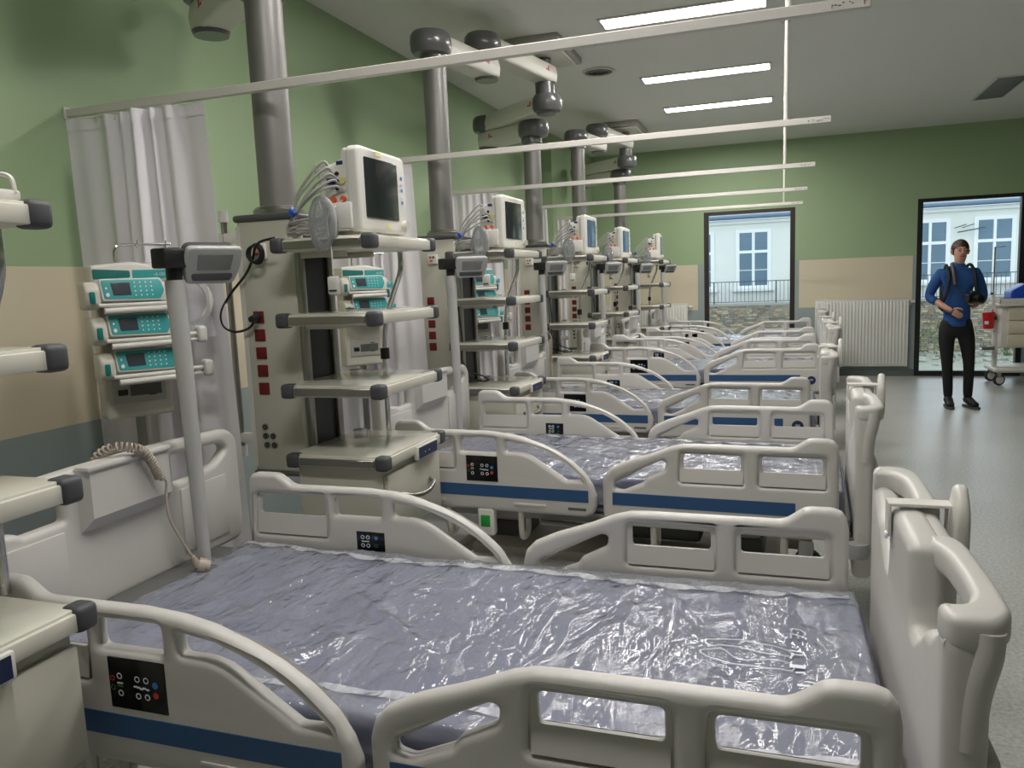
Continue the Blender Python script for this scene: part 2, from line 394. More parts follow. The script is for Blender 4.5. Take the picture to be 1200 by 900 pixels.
# round air vent and square hatch
v = empty('ceiling_vent', (-1.43, 6.6, ZC), 0, 'round slotted air vent in the ceiling near the pendant mount', 'air vent')
for k in range(4):
    m = MB('vent_grey' if k else 'rail_white'); r0 = 0.135-0.032*k
    pr = [(r0-0.022, -0.012), (r0, -0.012+0.004*k), (r0, -0.001), (r0-0.022, -0.001)]
    V = []; F = []; n = 32
    for r, z in pr:
        for j in range(n): V.append((r*math.cos(2*PI*j/n), r*math.sin(2*PI*j/n), z))
    for a in range(4):
        b = (a+1) % 4
        for j in range(n): F.append((a*n+j, a*n+(j+1) % n, b*n+(j+1) % n, b*n+j))
    m.add(V, F); m.build('vent_ring', v)
m = MB('black'); m.disc((0, 0, -0.0015), 0.13, (0, 0, 1), 32, 0, 0.001); m.build('vent_back', v)
h = empty('ceiling_hatch', (2.0, 9.05, ZC), 0, 'square grey access hatch set in the ceiling over the trolley side', 'hatch')
m = MB('vent_grey'); m.bx(-0.13, 0.13, -0.5, 0.5, -0.006, 0, 0.003); m.build('hatch_panel', h)
m = MB('rail_white')
for a in (-1, 1): m.bx(a*0.14-0.01, a*0.14+0.01, -0.52, 0.52, -0.01, 0); m.bx(-0.13, 0.13, a*0.51-0.01, a*0.51+0.01, -0.01, 0)
m.build('hatch_frame', h, smooth=False)
# curtain rails with drop rods
ZR = 2.116
CURTAIN = {0: (-2.648, -2.0), 1: (-2.63, -2.02), 2: (-2.63, -2.1), 3: (-2.63, -2.2), 4: (-2.52, -2.08)}
ORD = ['first', 'second', 'third', 'fourth', 'fifth']
for i, (y, xe) in enumerate(((2.457, .226), (4.217, .222), (5.92, .214), (7.61, .213), (9.16, .212))):
    t = empty('curtain_rail', (0, y, ZR), 0, '%s white ceiling-hung curtain rail counted from the near end of the ward' % ORD[i], 'curtain rail', 'curtain rails across the ward')
    x0 = WX+(0.12 if i == 4 else 0)
    m = MB('rail_white'); m.bx(x0, xe, -0.012, 0.012, -0.015, 0.016, 0.002, 1); m.build('rail_profile', t)
    m = MB('rail_white'); m.cyl((0.018, 0, 0.016), (0.018, 0, ZC-ZR), 0.0085, n=12); m.cyl((0.018, 0, ZC-ZR-0.012), (0.018, 0, ZC-ZR), 0.03, n=16); m.build('drop_rod', t)
    m = MB('vent_grey')
    rr = random.Random(i)
    x = xe-0.11
    while x < xe-0.012:
        w = rr.uniform(0.002, 0.009); 
        if rr.random() < 0.75:
            zz = rr.uniform(-0.004, 0.006); m.bx(x, x+w, -0.0131, -0.012, zz-0.0015, zz+0.0015)
            if rr.random() < .5: m.bx(x, x+w*0.4, -0.0131, -0.012, -0.007, zz)
        x += w+0.002
    m.build('printed_mark', t, smooth=False)
    m = MB('rail_white'); m.bx(x0, x0+0.01, -0.02, 0.02, -0.022, 0.024, 0.003); m.build('wall_plate', t)
    # curtain drawn back against the wall
    a, b = CURTAIN[i]; rr = random.Random(20+i)
    nx, nz = 150, 26; L = b-a; ph = [rr.uniform(0, 6.28) for _ in range(6)]
    V = []; F = []
    z0 = 0.16
    for k in range(nz):
        tz = k/(nz-1); z = (ZR-0.022)*(1-tz)+z0*tz
        for j in range(nx):
            u = j/(nx-1)
            spread = 1.0+0.09*tz
            x = a+L*u*spread
            amp = 0.028*(0.75+0.4*tz)
            uu = u+0.035*math.sin(8*u+1.2*tz+ph[4])+0.012*math.sin(23*u+ph[5])
            yv = amp*(0.65+0.5*math.sin(7*u+ph[1]))*(math.sin(uu*46+ph[0]+0.5*math.sin(3*tz+ph[1]))+0.45*math.sin(uu*23+ph[2]+tz))+0.012*math.sin(u*9+ph[3]+2*tz)
            if u > 0.82: yv *= max(0.12, 1-(u-0.82)*5.2)
            V.append((x, y+yv, z))
    for k in range(nz-1):
        for j in range(nx-1): F.append((k*nx+j, (k+1)*nx+j, (k+1)*nx+j+1, k*nx+j+1))
    c = empty('privacy_curtain', ((a+b)/2, y, 0), 0, 'white privacy curtain drawn back to the wall on the %s rail' % ORD[i], 'curtain', 'privacy curtains at the green wall')
    off = Vector(((a+b)/2, y, 0)); V = [Vector(q)-off for q in V]
    me = MB('curtain'); me.add(V, F); me.build('curtain_fabric', c, angle=180)
    me = MB('curtain')
    hz = ZR-0.022
    for k in range(1):
        V2 = [(V[j].x, V[j].y-0.003, hz-0.0) for j in range(nx)]+[(V[j].x, V[j].y-0.003, hz-0.045) for j in range(nx)]
        me.add(V2, [(j, nx+j, nx+j+1, j+1) for j in range(nx-1)])
    me.build('header_tape', c, angle=180)
    for q in range(7):
        g = MB('white_plastic'); x = a+L*(q+0.5)/7-off.x; g.tube([(x, 0, hz-0.02), (x, 0.008, hz), (x, 0, ZR-0.013)], 0.003, 6); g.build('glide_hook', c)
# radiators
def radiator(x0, x1, z0, z1, label):
    t = empty('panel_radiator', ((x0+x1)/2, YF, 0), 0, label, 'radiator'); w = (x1-x0)/2
    b = MB('radiator_white'); b.bx(-w, w, -0.075, -0.055, z0, z1, 0.006); b.bx(-w, w, -0.05, -0.04, z0, z1, 0.003)
    n = int((x1-x0)/0.04)
    for k in range(n):
        x = -w+0.02+(2*w-0.04)*(k+0.5)/n; b.box((x, -0.077, (z0+z1)/2), (0.021, 0.02, z1-z0-0.05), 0.006, 2)
    b.bx(-w-0.004, -w+0.006, -0.08, -0.036, z0, z1, 0.002); b.bx(w-0.006, w+0.004, -0.08, -0.036, z0, z1, 0.002)
    b.build('radiator_panel', t)
    g = MB('radiator_white'); g.bx(-w, w, -0.08, -0.036, z1, z1+0.012, 0.003)
    g.build('top_grille', t)
    g = MB('steel'); g.tube([(w, -0.058, z1-0.04), (w+0.03, -0.058, z1-0.04)], 0.009, 10); g.build('valve_stem', t)
    g = MB('white_plastic'); g.cyl((w+0.025, -0.058, z1-0.04), (w+0.075, -0.058, z1-0.04), 0.019, n=16); g.build('valve_knob', t)
    for s in (-1, 1):
        g = MB('radiator_white'); g.bx(s*w*0.7-0.02, s*w*0.7+0.02, -0.042, -0.001, z0+0.08, z1-0.08); g.build('wall_bracket', t, smooth=False)
    return t
radiator(0.418, 1.512, 0.132, 0.99, 'wide white panel radiator between the window and the glass door')
radiator(-2.35, -1.225, 0.132, 0.995, 'white panel radiator behind the last beds, left of the window')
# ------------------------------------------------------------------ outside
m = MB('rubble'); m.bx(-30, 40, YF+0.4, 70, -1.95, -1.75); structure(m.build('ground_outside', smooth=False))
m = MB('rubble')
rr = random.Random(5)
for k in range(420):
    x = rr.uniform(-6, 14); y = 31.6-abs(rr.gauss(0, 2.4)); r = rr.uniform(0.05, 0.16)
    m.box((x, y, -1.75+r*0.25), (r*2, r*1.6, r), 0, 1, (rr.uniform(-.4, .4), rr.uniform(-.4, .4), rr.uniform(0, 3)))
tag(m.build('rubble_stones', smooth=False), 'loose pale rubble stones on the ground below the stone wall', 'rubble', kind='stuff')
sw = empty('stone_wall', (3.5, 31.9, -1.75), 0, 'rough brown stone retaining wall under the railing outside', 'wall')
m = MB('chassis_dark'); m.bx(-13.5, 16.5, 0.02, 0.5, -0.05, 1.86); m.build('mortar_core', sw, smooth=False)
def stone_variants(k):
    c = [(150,142,124), (122,116,104), (172,162,140), (134,128,120), (160,140,112)][k]
    mat('stone%d' % k, c, 0.9, var=0.25, nscale=4, bump=0.3, bscale=14); return 'stone%d' % k
m = MB(*[stone_variants(k) for k in range(5)])
z = 0.0; rr = random.Random(3)
while z < 1.78:
    h = rr.uniform(0.05, 0.10); x = -7.0+rr.uniform(0, .2)
    while x < 6.2:
        w = rr.uniform(0.10, 0.30); d = rr.uniform(-0.03, 0.03)
        m.use(rr.randrange(5)); m.box((x+w/2, d+0.03, z+h/2), (w-0.012, 0.12, h-0.010), 0, 1, (rr.uniform(-.03, .03), rr.uniform(-.04, .04), rr.uniform(-.05, .05)))
        x += w
    z += h
o = m.build('stones', sw, smooth=False); o['kind'] = 'stuff'
m = MB('coping'); m.bx(-13.5, 16.5, -0.06, 0.55, 1.84, 1.93, 0.02); m.build('coping_slab', sw)
rl = empty('terrace_railing', (3.5, 32.05, 0.16), 0, 'thin dark iron railing on top of the stone wall outside', 'railing')
m = MB('iron'); m.bx(-12, 14, -0.015, 0.015, 0.86, 0.89); m.build('top_rail', rl, smooth=False)
m = MB('iron'); m.bx(-12, 14, -0.012, 0.012, 0.08, 0.1); m.build('bottom_rail', rl, smooth=False)
bal = MB('iron').bx(-0.009, 0.009, -0.009, 0.009, 0.08, 0.88).mesh('baluster', False); post = MB('iron').bx(-0.025, 0.025, -0.02, 0.02, 0.0, 0.88).mesh('railing_post', False)
for k in range(88):
    x = -6.6+k*0.145
    o = bpy.data.objects.new('railing_post' if k % 16 == 4 else 'baluster', post if k % 16 == 4 else bal); COL.objects.link(o); o.parent = rl; o.location = (x, 0, 0)
bd = empty('far_building', (3.5, 33.0, 0), 0, 'pale rendered single-storey building with white windows seen outside', 'building')
m = MB('facade'); m.bx(-16, 20, 0, 0.4, -1.8, 3.46); m.build('facade_wall', bd, smooth=False)
m = MB('facade_white'); m.bx(-16, 20, -0.12, 0, 3.3, 3.46, 0.02); m.build('cornice', bd)
m = MB('gutter'); m.tube([(-16, -0.28, 3.55), (20, -0.28, 3.55)], 0.09, 12); m.build('gutter', bd)
m = MB('roof_far'); V = [(-16, -0.35, 3.6), (20, -0.35, 3.6), (20, 6, 4.15), (-16, 6, 4.15)]; m.add(V+[(a, b, c-0.06) for a, b, c in V], [(0,1,2,3), (7,6,5,4), (0,4,5,1)]); m.build('roof', bd, smooth=False)
def far_window(xc, w, z0, z1):
    x = xc-3.5
    f = MB('facade_white')
    f.bx(x-w/2-0.07, x-w/2, -0.04, 0.02, z0-0.1, z1+0.07); f.bx(x+w/2, x+w/2+0.07, -0.04, 0.02, z0-0.1, z1+0.07); f.bx(x-w/2, x+w/2, -0.04, 0.02, z1, z1+0.07)
    f.bx(x-w/2-0.2, x+w/2+0.2, -0.14, 0.02, z0-0.22, z0-0.1)
    zt = z0+(z1-z0)*0.62
    for a, b in ((x-w/2, x-w/2+0.07), (x-0.045, x+0.045), (x+w/2-0.07, x+w/2)): f.bx(a, b, -0.03, 0.02, z0-0.1, z1)
    for a, b in ((z0-0.1, z0), (zt-0.05, zt+0.06), (z1-0.06, z1)): f.bx(x-w/2, x+w/2, -0.036, 0.02, a, b)
    f.bx(x-w/2, x+w/2, -0.02, 0.02, z0+(zt-z0)*0.45, z0+(zt-z0)*0.45+0.025)
    o = f.build('window', bd, smooth=False)
    for s in (-1, 1):
        for a, b in ((z0, zt-0.05), (zt+0.06, z1-0.06)):
            p = MB('pane_far'); p.bx(x+(s*w/4)-w/4+0.06, x+(s*w/4)+w/4-0.06, -0.012, -0.002, a, b); p.build('pane', o, smooth=False)
for xc in (-3.25, -1.07, 2.2, 5.2, 7.3): far_window(xc, 1.2, 0.86, 3.0)
m = MB('iron')
for x in (2.75, 3.0): m.box((x-3.5+3.4, -0.2, 2.75), (0.4, 0.03, 0.03), 0, 1, (0, -0.3, 0)); 
m.box((6.5-3.5, -0.25, 2.6), (0.9, 0.04, 0.04), 0, 1, (0, -0.15, 0)); m.build('wall_bracket', bd, smooth=False)
for k, (x, y, h) in enumerate(((5.0, 30.2, 1.3), (4.6, 30.8, .8), (7.2, 30.4, .6), (5.3, 29.6, .7), (-1.4, 31, .5))):
    m = MB('weed'); rr = random.Random(k)
    for q in range(90):
        a = rr.uniform(0, 6.28); r = abs(rr.gauss(0, 0.16*h)); z = rr.uniform(0, h); s = rr.uniform(.04, .1)
        M = Matrix.Translation((r*math.cos(a), r*math.sin(a), z)) @ Euler((rr.uniform(-1, 1), rr.uniform(-1, 1), a)).to_matrix().to_4x4()
        m.add([(-s/3, 0, 0), (0, 0, -s), (s/3, 0, 0), (0, 0.01, s)], [(0, 1, 2, 3)], M)
    m.cyl((0, 0, 0), (0, 0, h*0.8), 0.012, 0.004, 6)
    t = m.build('wild_shrub', loc=(x, y, -1.75), smooth=False); tag(t, '%s green weed growing among the rubble outside' % ['tall bushy', 'small leafy', 'low sparse', 'short scrubby', 'tiny sparse'][k], 'plant', 'weeds outside')
# ------------------------------------------------------------------ hospital beds
HW = 0.4504
FOOT_OUT = [(-.695,.455),(-.695,.60),(-.685,.635),(-.66,.662),(-.60,.69),(-.49,.728),(-.43,.753),(-.385,.765),(-.33,.767),(.003,.766),(.02,.772),(.058,.799),(.075,.803),(.125,.803),(.148,.796),(.16,.778),(.165,.75),(.165,.45),(.15,.432),(-.672,.432)]
F_TRI = [(-.645,.612,.012),(-.462,.700,.012),(-.446,.695,.01),(-.449,.664,.012),(-.52,.628,.004),(-.535,.608,.004),(-.615,.573,.012),(-.648,.58,.01)]
F_W1 = [(-.38,.729),(-.172,.729),(-.172,.672),(-.38,.672)]
F_W2 = [(-.095,.729),(.11,.729),(.11,.672),(-.095,.672)]
F_R1 = [(-.392,.738),(-.16,.738),(-.158,.618),(-.398,.618)]
F_R2 = [(-.107,.738),(.122,.738),(.126,.618),(-.11,.618)]
HEAD_OUT = [(-1.63,.475),(-1.612,.80),(-1.603,.818),(-1.585,.826),(-1.51,.826),(-1.495,.82),(-1.455,.793),(-1.44,.79),(-1.19,.79),(-1.1,.783),(-1.03,.77),(-.95,.743),(-.88,.712),(-.82,.675),(-.77,.632),(-.738,.585),(-.722,.54),(-.722,.50),(-.735,.47),(-.765,.455),(-1.61,.455)]
H_W1 = [(-1.575,.757),(-1.342,.757),(-1.342,.693),(-1.582,.693)]
H_R1 = [(-1.588,.763),(-1.335,.763),(-1.33,.628),(-1.595,.628)]
H_W2 = [(-1.305,.763),(-1.142,.763),(-1.142,.70),(-1.305,.70)]
H_TRI = [(-1.103,.753,.012),(-1.0,.738,.02),(-.915,.712,.02),(-.85,.675,.02),(-.80,.632,.02),(-.772,.604,.006),(-.845,.600,.008),(-.99,.692,.02),(-1.02,.702,.02),(-1.045,.706,.02),(-1.103,.706,.012)]
H_TRI_R = [(-1.112,.758,.012),(-1.0,.743,.02),(-.912,.716,.02),(-.848,.679,.02),(-.797,.636,.02),(-.76,.595,.006),(-.76,.585,.006),(-1.112,.60,.012)]
R = lambda p, r=.012: rnd(p, r, 4)
def foot_rail_mesh():
    m = MB('bed_plastic')
    m.plate(R(FOOT_OUT, .006), [R(F_TRI), R(F_R1, .016), R(F_R2, .016)], .042, .0155, 'XZ', 0, 3)
    m.plate(R([(-.66,.46),(-.655,.60),(-.44,.74),(.14,.75),(.14,.46)], .01), [R(F_TRI), R(F_W1, .012), R(F_W2, .012)], .014, .004, 'XZ', 0, 1)
    for s in (-1, 1):     # sloped sills under the openings
        for x0, x1 in ((-.392, -.163), (-.104, .120)):
            a = s*.006; b = s*.017
            m.add([(x0, a, .672), (x1, a, .672), (x1, b, .622), (x0, b, .622)], [(0,1,2,3) if s < 0 else (3,2,1,0)])
    return m.mesh('foot_side_rail')
def head_rail_mesh():
    m = MB('bed_plastic', 'chassis_dark')
    m.plate(R(HEAD_OUT, .006), [R(H_R1, .016), R(H_W2), R(H_TRI)], .042, .0155, 'XZ', 0, 3)
    m.plate(R([(-1.61,.48),(-1.595,.775),(-1.3,.775),(-1.3,.48)], .01), [R(H_W1)], .014, .004, 'XZ', 0, 1)
    for s in (-1, 1):
        m.add([(-1.59, s*.006, .693), (-1.34, s*.006, .693), (-1.335, s*.017, .632), (-1.592, s*.017, .632)], [(0,1,2,3) if s < 0 else (3,2,1,0)])
    m.use(1)
    for s in (-1, 1): m.box((-.80, s*.0205, .487), (.075, .003, .012), .001, 1)
    m.use(0)
    for s in (-1, 1):
        for x in (-1.45, -1.0): m.box((x, s*.021, .49), (.14, .006, .014), .003, 2)
    return m.mesh('head_side_rail')
FR, HR = foot_rail_mesh(), head_rail_mesh()
def ring_icons(m, ox, oz, s, y, small=False):
    """printed icons of a control panel whose face looks along s in y"""
    def ring(x, z, r, k): m.use(k).disc((ox+x, y, oz+z), r, (0, s, 0), 16, r*0.62, .0008)
    def bar(x, z, w, h, k): m.use(k).box((ox+x, y+s*.0006, oz+z), (w, .0008, h))
    q = -s            # mirror so that the layout reads the same way from either face
    if not small:
        ring(-.042*q, .018, .0068, 1); ring(-.042*q, -.018, .0068, 1); bar(-.042*q, .003, .014, .003, 1); bar(-.042*q, -.003, .014, .004, 3)
        ring(-.060*q, .012, .006, 2); ring(-.060*q, -.008, .006, 3)
        for x in (.002, .024):
            for z in (.016, -.019): ring(x*q, z, .0068, 1)
        for k, (x, z) in enumerate(((-.004, 0), (.004, -.001), (.011, -.003), (.018, -.001), (.026, -.003))): bar(x*q, z, .008, .0035, 1)
        m.use(4).disc((ox+.045*q, y, oz+.008), .0068, (0, s, 0), 16, 0, .0008); m.use(2).disc((ox+.045*q, y, oz-.013), .0068, (0, s, 0), 16, 0, .0008)
    else:
        for x in (-.026, -.008):
            for z in (.013, -.013): ring(x*q, z, .0065, 1)
        bar(-.017*q, 0, .026, .003, 1)
        m.use(4).disc((ox+.02*q, y, oz+.012), .006, (0, s, 0), 14, 0, .0008); ring(.02*q, -.012, .006, 3)
def panel_mesh(s, small):
    m = MB('black_gloss', 'icon_white', 'icon_red', 'icon_green', 'icon_blue')
    if small: m.box((-1.18, s*.0205, .63), (.096, .004, .060), .0015, 1); ring_icons(m, -1.18, .63, s, s*.0227, True)
    else: m.box((-1.207, s*.0205, .634), (.142, .004, .108), .0015, 1); ring_icons(m, -1.207, .632, s, s*.0227)
    return m.mesh('control_panel')
PAN = {(s, k): panel_mesh(s, k) for s in (-1, 1) for k in (False, True)}
def stripe_mesh(x0, x1, z0, z1, s): return MB('blue_stripe').box(((x0+x1)/2, s*.0208, (z0+z1)/2), (x1-x0, .003, z1-z0), .001, 1).mesh('colour_stripe')
ST = {(s, k): stripe_mesh(*((-1.605, -.752, .516, .566) if k == 'h' else (-.655, .02, .516, .566)), s) for s in (-1, 1) for k in 'hf'}
DISC = {}
for s in (-1, 1):
    m = MB('navy', 'icon_white'); m.disc((.098, s*.0205, .525), .032, (0, s, 0), 28, 0, .002); m.use(1)
    for z in (.532, .525): m.box((.098, s*.0229, z), (.026, .0006, .003))
    DISC[s] = m.mesh('release_disc')
def obj(name, me, parent, loc=(0,0,0)):
    o = bpy.data.objects.new(name, me); COL.objects.link(o); o.parent = parent; o.location = loc; return o
# headboard: local inner face at x = -1.675
def headboard_mesh():
    m = MB('bed_plastic')
    out = [(-.465,.60,.02),(.465,.60,.05),(.48,.66,.03),(.48,.93,.05),(.44,.968,.06),(.14,.978,.02),(-.14,.978,.02),(-.44,.968,.06),(-.48,.93,.05),(-.48,.66,.03)]
    hol = []
    for s in (-1, 1):
        hol.append(rnd([(s*.185,.935,.01),(s*.40,.928,.03),(s*.425,.905,.02),(s*.37,.868,.015),(s*.32,.862,.01),(s*.30,.85,.01),(s*.185,.852,.01)], .01, 4))
    m.plate(rnd(out, .03, 5), hol, .045, .016, 'YZ', -1.6975, 3)
    # stepped centre panel with a sloping underside
    m.add([(-1.678, -.15, .974), (-1.678, .15, .974), (-1.678, .15, .805), (-1.678, -.15, .805),
           (-1.642, -.135, .968), (-1.642, .135, .968), (-1.642, .135, .845), (-1.642, -.135, .845)],
          [(4,5,6,7), (0,1,5,4), (1,2,6,5), (2,3,7,6), (3,0,4,7)])
    m.box((-1.66, 0, .972), (.05, .29, .016), .007, 2)
    for s in (-1, 1): m.box((-1.672, s*.30, .735), (.008, .2, .19), .003, 2)
    return m.mesh('headboard')
def footboard_mesh():
    m = MB('bed_plastic')
    half = [(0,.27,.0),(.40,.27,.05),(.44,.36,.05),(.45,.45,.05),(.45,.87,.02),(.445,.888,.006),(.40,.888,.006),(.385,.872,.012),(.33,.835,.015),(.28,.826,.012),(.25,.80,.012),(.19,.765,.014),(.145,.765,.012),(.132,.80,.012),(.13,.905,.014),(.10,.916,.02),(0,.916,0)]
    out = half+[(-y, z, r) for y, z, r in reversed(half[1:-1])]
    m.plate(rnd(out, .03, 4), [], .062, .02, 'YZ', .246, 3)
    for s in (-1, 1):     # hand grips bulge outwards
        g = [(.214,.425,.02),(.222,.449,.02),(.25,.453,.02),(.283,.448,.03),(.309,.405,.03),(.312,.30,.03),(.309,.12,.03),(.296,.075,.02),(.25,.075,.01),(.25,.115,.01),(.266,.165,.03),(.27,.27,.03),(.268,.345,.03),(.25,.390,.02),(.214,.392,.008)]
        g = [(x, s*y, r) for x, y, r in (g if s > 0 else g[::-1])]
        m.plate(rnd(g, .02, 4), [], .052, .014, 'XY', .891, 3)
        m.tube(smooth_path([(.27, s*.432, .895), (.268, s*.434, .86), (.256, s*.432, .80), (.25, s*.43, .72)], 5), .024, 12, radii=None)
        m.box((.285, s*.30, .60), (.024, .26, .20), .011, 3)
    m.box((.275, 0, .78), (.05, .22, .26), .02, 3)
    m.bx(.222, .268, -.40, .40, .28, .34, .012)
    return m.mesh('footboard')
HB, FB = headboard_mesh(), footboard_mesh()
def bed_chassis(root):
    m = MB('chassis'); 
    for s in (-1, 1): m.bx(-1.64, .18, s*.36-.02, s*.36+.02, .405, .445, .006)
    for x in (-1.62, -.95, -.3, .16): m.bx(x-.02, x+.02, -.34, .34, .405, .44)
    m.build('platform_frame', root)
    m = MB('cream_plastic')
    for x0, x1 in ((-1.62, -1.0), (-.98, -.62), (-.6, -.25), (-.23, .16)): m.bx(x0, x1, -.365, .365, .447, .466, .006)
    m.build('mattress_deck', root)
    for x in (-1.25, -.2):
        m = MB('chassis_dark', 'chassis'); m.bx(x-.09, x+.09, -.11, .11, .16, .30, .02); m.use(1); m.bx(x-.075, x+.075, -.095, .095, .28, .41, .015); m.build('lift_column', root)
    m = MB('chassis')
    for s in (-1, 1): m.bx(-1.5, .08, s*.30-.025, s*.30+.025, .135, .185, .01)
    for x in (-1.47, -.7, .05): m.bx(x-.03, x+.03, -.3, .3, .13, .18, .008)
    m.build('base_frame', root)
    m = MB('cream_plastic'); m.bx(-1.38, -.05, -.24, .24, .17, .225, .02); m.build('base_cover', root)
    for x in (-1.47, .05):
        for s in (-1, 1):
            m = MB('castor_grey'); m.bx(x-.035, x+.035, s*.33-.04, s*.33+.04, .095, .165, .02)
            m.lathe([(.02, .0), (.02, .03)], 12, Matrix.Translation((x, s*.33, .15)))
            c = m.build('castor', root)
            w = MB('rubber', 'castor_grey'); M = Matrix.Translation((x+.01, s*.33, .0625)) @ Matrix.Rotation(PI/2, 4, 'X')
            w.lathe([(.045, -.022), (.058, -.022), (.0625, -.014), (.0625, .014), (.058, .022), (.045, .022)], 24, M); w.use(1); w.lathe([(.0, -.024), (.04, -.024), (.04, .024), (0.001, .024)], 20, M)
            w.build('castor_wheel', c)
    for s in (-1, 1):
        for x in (-1.38, -1.05, -.5, -.02):
            m = MB('cream_plastic'); y = s*HW
            m.tube(smooth_path([(x, y*0.99, .47), (x, y*0.985, .37), (x, y*0.93, .335), (x, y*.82, .345), (x, s*.36, .40)], 4), .013, 8)
            m.build('rail_bracket', root)
        m = MB('white_plastic'); m.box((-1.2, s*HW, .405), (.075, .045, .12), .012, 3); b = m.build('release_handle', root)
        g = MB('green_label'); g.box((-1.2, s*(HW+.0235), .41), (.042, .004, .05), .006, 2); g.build('green_grip', b)
        m = MB('steel'); m.tube([(-.98, s*.40, .40), (-.74, s*.40, .395)], .012, 10); m.cyl((-.735, s*.40, .395), (-.72, s*.40, .395), .02, n=12); m.build('gas_strut', root)
    m = MB('chassis_dark'); m.box((-.62, 0, .30), (.5, .16, .1), .02, 2); m.build('motor_box', root)
    # foot end bumpers and fittings
    for s in (-1, 1):
        m = MB('castor_grey'); m.lathe([(.012, -.03), (.045, -.026), (.05, 0), (.045, .026), (.012, .03)], 18, Matrix.Translation((.225, s*.43, .40))); m.build('corner_bumper', root)
        m = MB('chassis_dark'); m.bx(.16, .24, s*.3-.025, s*.3+.025, .40, .46, .008); m.build('board_socket', root)
        m = MB('steel'); m.bx(.165, .215, s*.40-.03, s*.40+.03, .425, .44, .003); m.cyl((.19, s*.40, .36), (.19, s*.40, .43), .012, n=10); m.build('drip_socket', root)
    m = MB('chassis_dark'); m.bx(-1.70, -1.6, -.35, .35, .47, .61, .01); m.build('head_carrier', root)
def make_bed(root):
    bed_chassis(root)
    o = obj('headboard', HB, root); obj('footboard', FB, root)
    for s in (-1, 1):
        h = obj('head_side_rail', HR, root, (0, s*HW, 0)); obj('control_panel', PAN[(s, False)], h); obj('control_panel', PAN[(-s, True)], h); obj('colour_stripe', ST[(s, 'h')], h)
        f = obj('foot_side_rail', FR, root, (0, s*HW, 0)); obj('colour_stripe', ST[(s, 'f')], f); obj('release_disc', DISC[s], f)
    m = MB('white_plastic')     # hook-over holder on the footboard
    pts = [(.205, .86), (.205, .93), (.32, .93), (.32, .80), (.313, .80), (.313, .923), (.212, .923), (.212, .86)]
    m.plate([(x, z) for x, z in pts], [], .045, .003, 'XZ', .09, 1)
    m.plate(rnd([(-.03,.80),(.03,.80),(.045,.86),(.045,.93),(0.0,.985),(-.045,.93),(-.045,.86)], .03, 5), [], .026, .01, 'YZ', .332, 2, Matrix.Translation((0, .07, 0)))
    m.build('clip_holder', root)
    m = MB('icon_white'); m.box((.203, .075, .862), (.006, .018, .014), .002, 1); m.build('clip_tab', root)
BED_POSE = [(0, 1.615, .005, 0), (.049, 3.392, -.037, 0), (.009, 5.118, -.036, 0), (.119, 6.763, -.001, .044), (.16, 8.393, -.015, 0), (.19, 9.991, .006, .009)]
BED_LABEL = ['light grey hospital bed with a coiled cord hooked over its headboard', 'second light grey hospital bed along the green wall, next to the corded one', 'third light grey hospital bed along the green wall, far foot rail lowered',
             'fourth light grey hospital bed, standing a little higher than its neighbours', 'fifth light grey hospital bed, next to last before the window wall', 'last light grey hospital bed of the row, beside the window wall']
GROUND = {'base_frame', 'base_cover', 'castor', 'lift_column'}
b0 = empty('hospital_bed', (0, 0, 0), 0); make_bed(b0)
BEDS = []
for i, (x, y, th, dz) in enumerate(BED_POSE):
    b = b0 if i == 0 else copy_tree(b0)
    BEDS.append(b)
for i, (x, y, th, dz) in enumerate(BED_POSE):
    b = BEDS[i]; b.location = (x, y, 0); b.rotation_euler = (0, 0, th); tag(b, BED_LABEL[i], 'hospital bed', 'hospital beds in a row')
    for c in kids(b):
        nm = c.name.split('.')[0]
        if nm not in GROUND: c.location.z += dz
        if nm == 'foot_side_rail' and ((i == 2 and c.location.y > 0) or (i == 5 and c.location.y < 0)): c.location.z -= .25
# ------------------------------------------------------------------ mattresses in clear film
def ridge(x, y, s, seed): 
    n = noise.noise(Vector((x*s, y*s, seed))); return (1-abs(n)*2.2)
def crumple(x, y, sx, sy, seed, k):
    f = noise.voronoi(Vector((x*sx+y*sx*.45, y*sy-x*sy*.2, seed)))[0]; return math.exp(-(f[1]-f[0])*k)
def wrap_z(x, y):
    """height of the film over the mattress top"""
    d = 0.0
    # long slanting folds over the head half, straight factory creases over the foot half
    hx = max(0.0, min(1.0, (-x-.45)/.5)); fx = 1-hx
    a = x*1.9+y*1.15; q = ridge(a*.9, (x-y)*.35, 3.2, 1.3); d += .007*max(0, q-.35)*(.35+.65*hx)
    q = ridge(x*.8+y*1.5, y*.3-x*.5, 5.5, 4.1); d += .004*max(0, q-.4)
    for k, xc in enumerate((-.62, -.53, -.43, -.33, -.22, -.10, .01, .10)):
        u = (x-xc-.02*math.sin(y*3+k))/.009; d += .0045*math.exp(-u*u)*fx*(0.6+.4*math.sin(y*9+k*2))
    d += .0020*noise.noise(Vector((x*9, y*9, 2.2)))+.0005*noise.noise(Vector((x*24, y*24, 5.2)))
    q = ridge(x, y, 14, 9.0); d += .0010*max(0, q-.45)
    d += .0055*crumple(x, y, 3.6, 2.2, 1.0, 12)*(.35+.65*hx)+.0022*crumple(x, y, 8.5, 5.5, 6.0, 10)
    # big tent fold near the middle
    u = ((x+.86)*.62+(y+.05)*.78); w = ((x+.86)*-.78+(y+.05)*.62)
    d += .016*math.exp(-(u/.018)**2)*math.exp(-(w/.22)**2)
    u = ((x+.98)*.85-(y+.22)*.5); w = ((x+.98)*.5+(y+.22)*.85); d += .014*math.exp(-(u/.02)**2)*math.exp(-(w/.14)**2)
    return d
TOPZ = .603
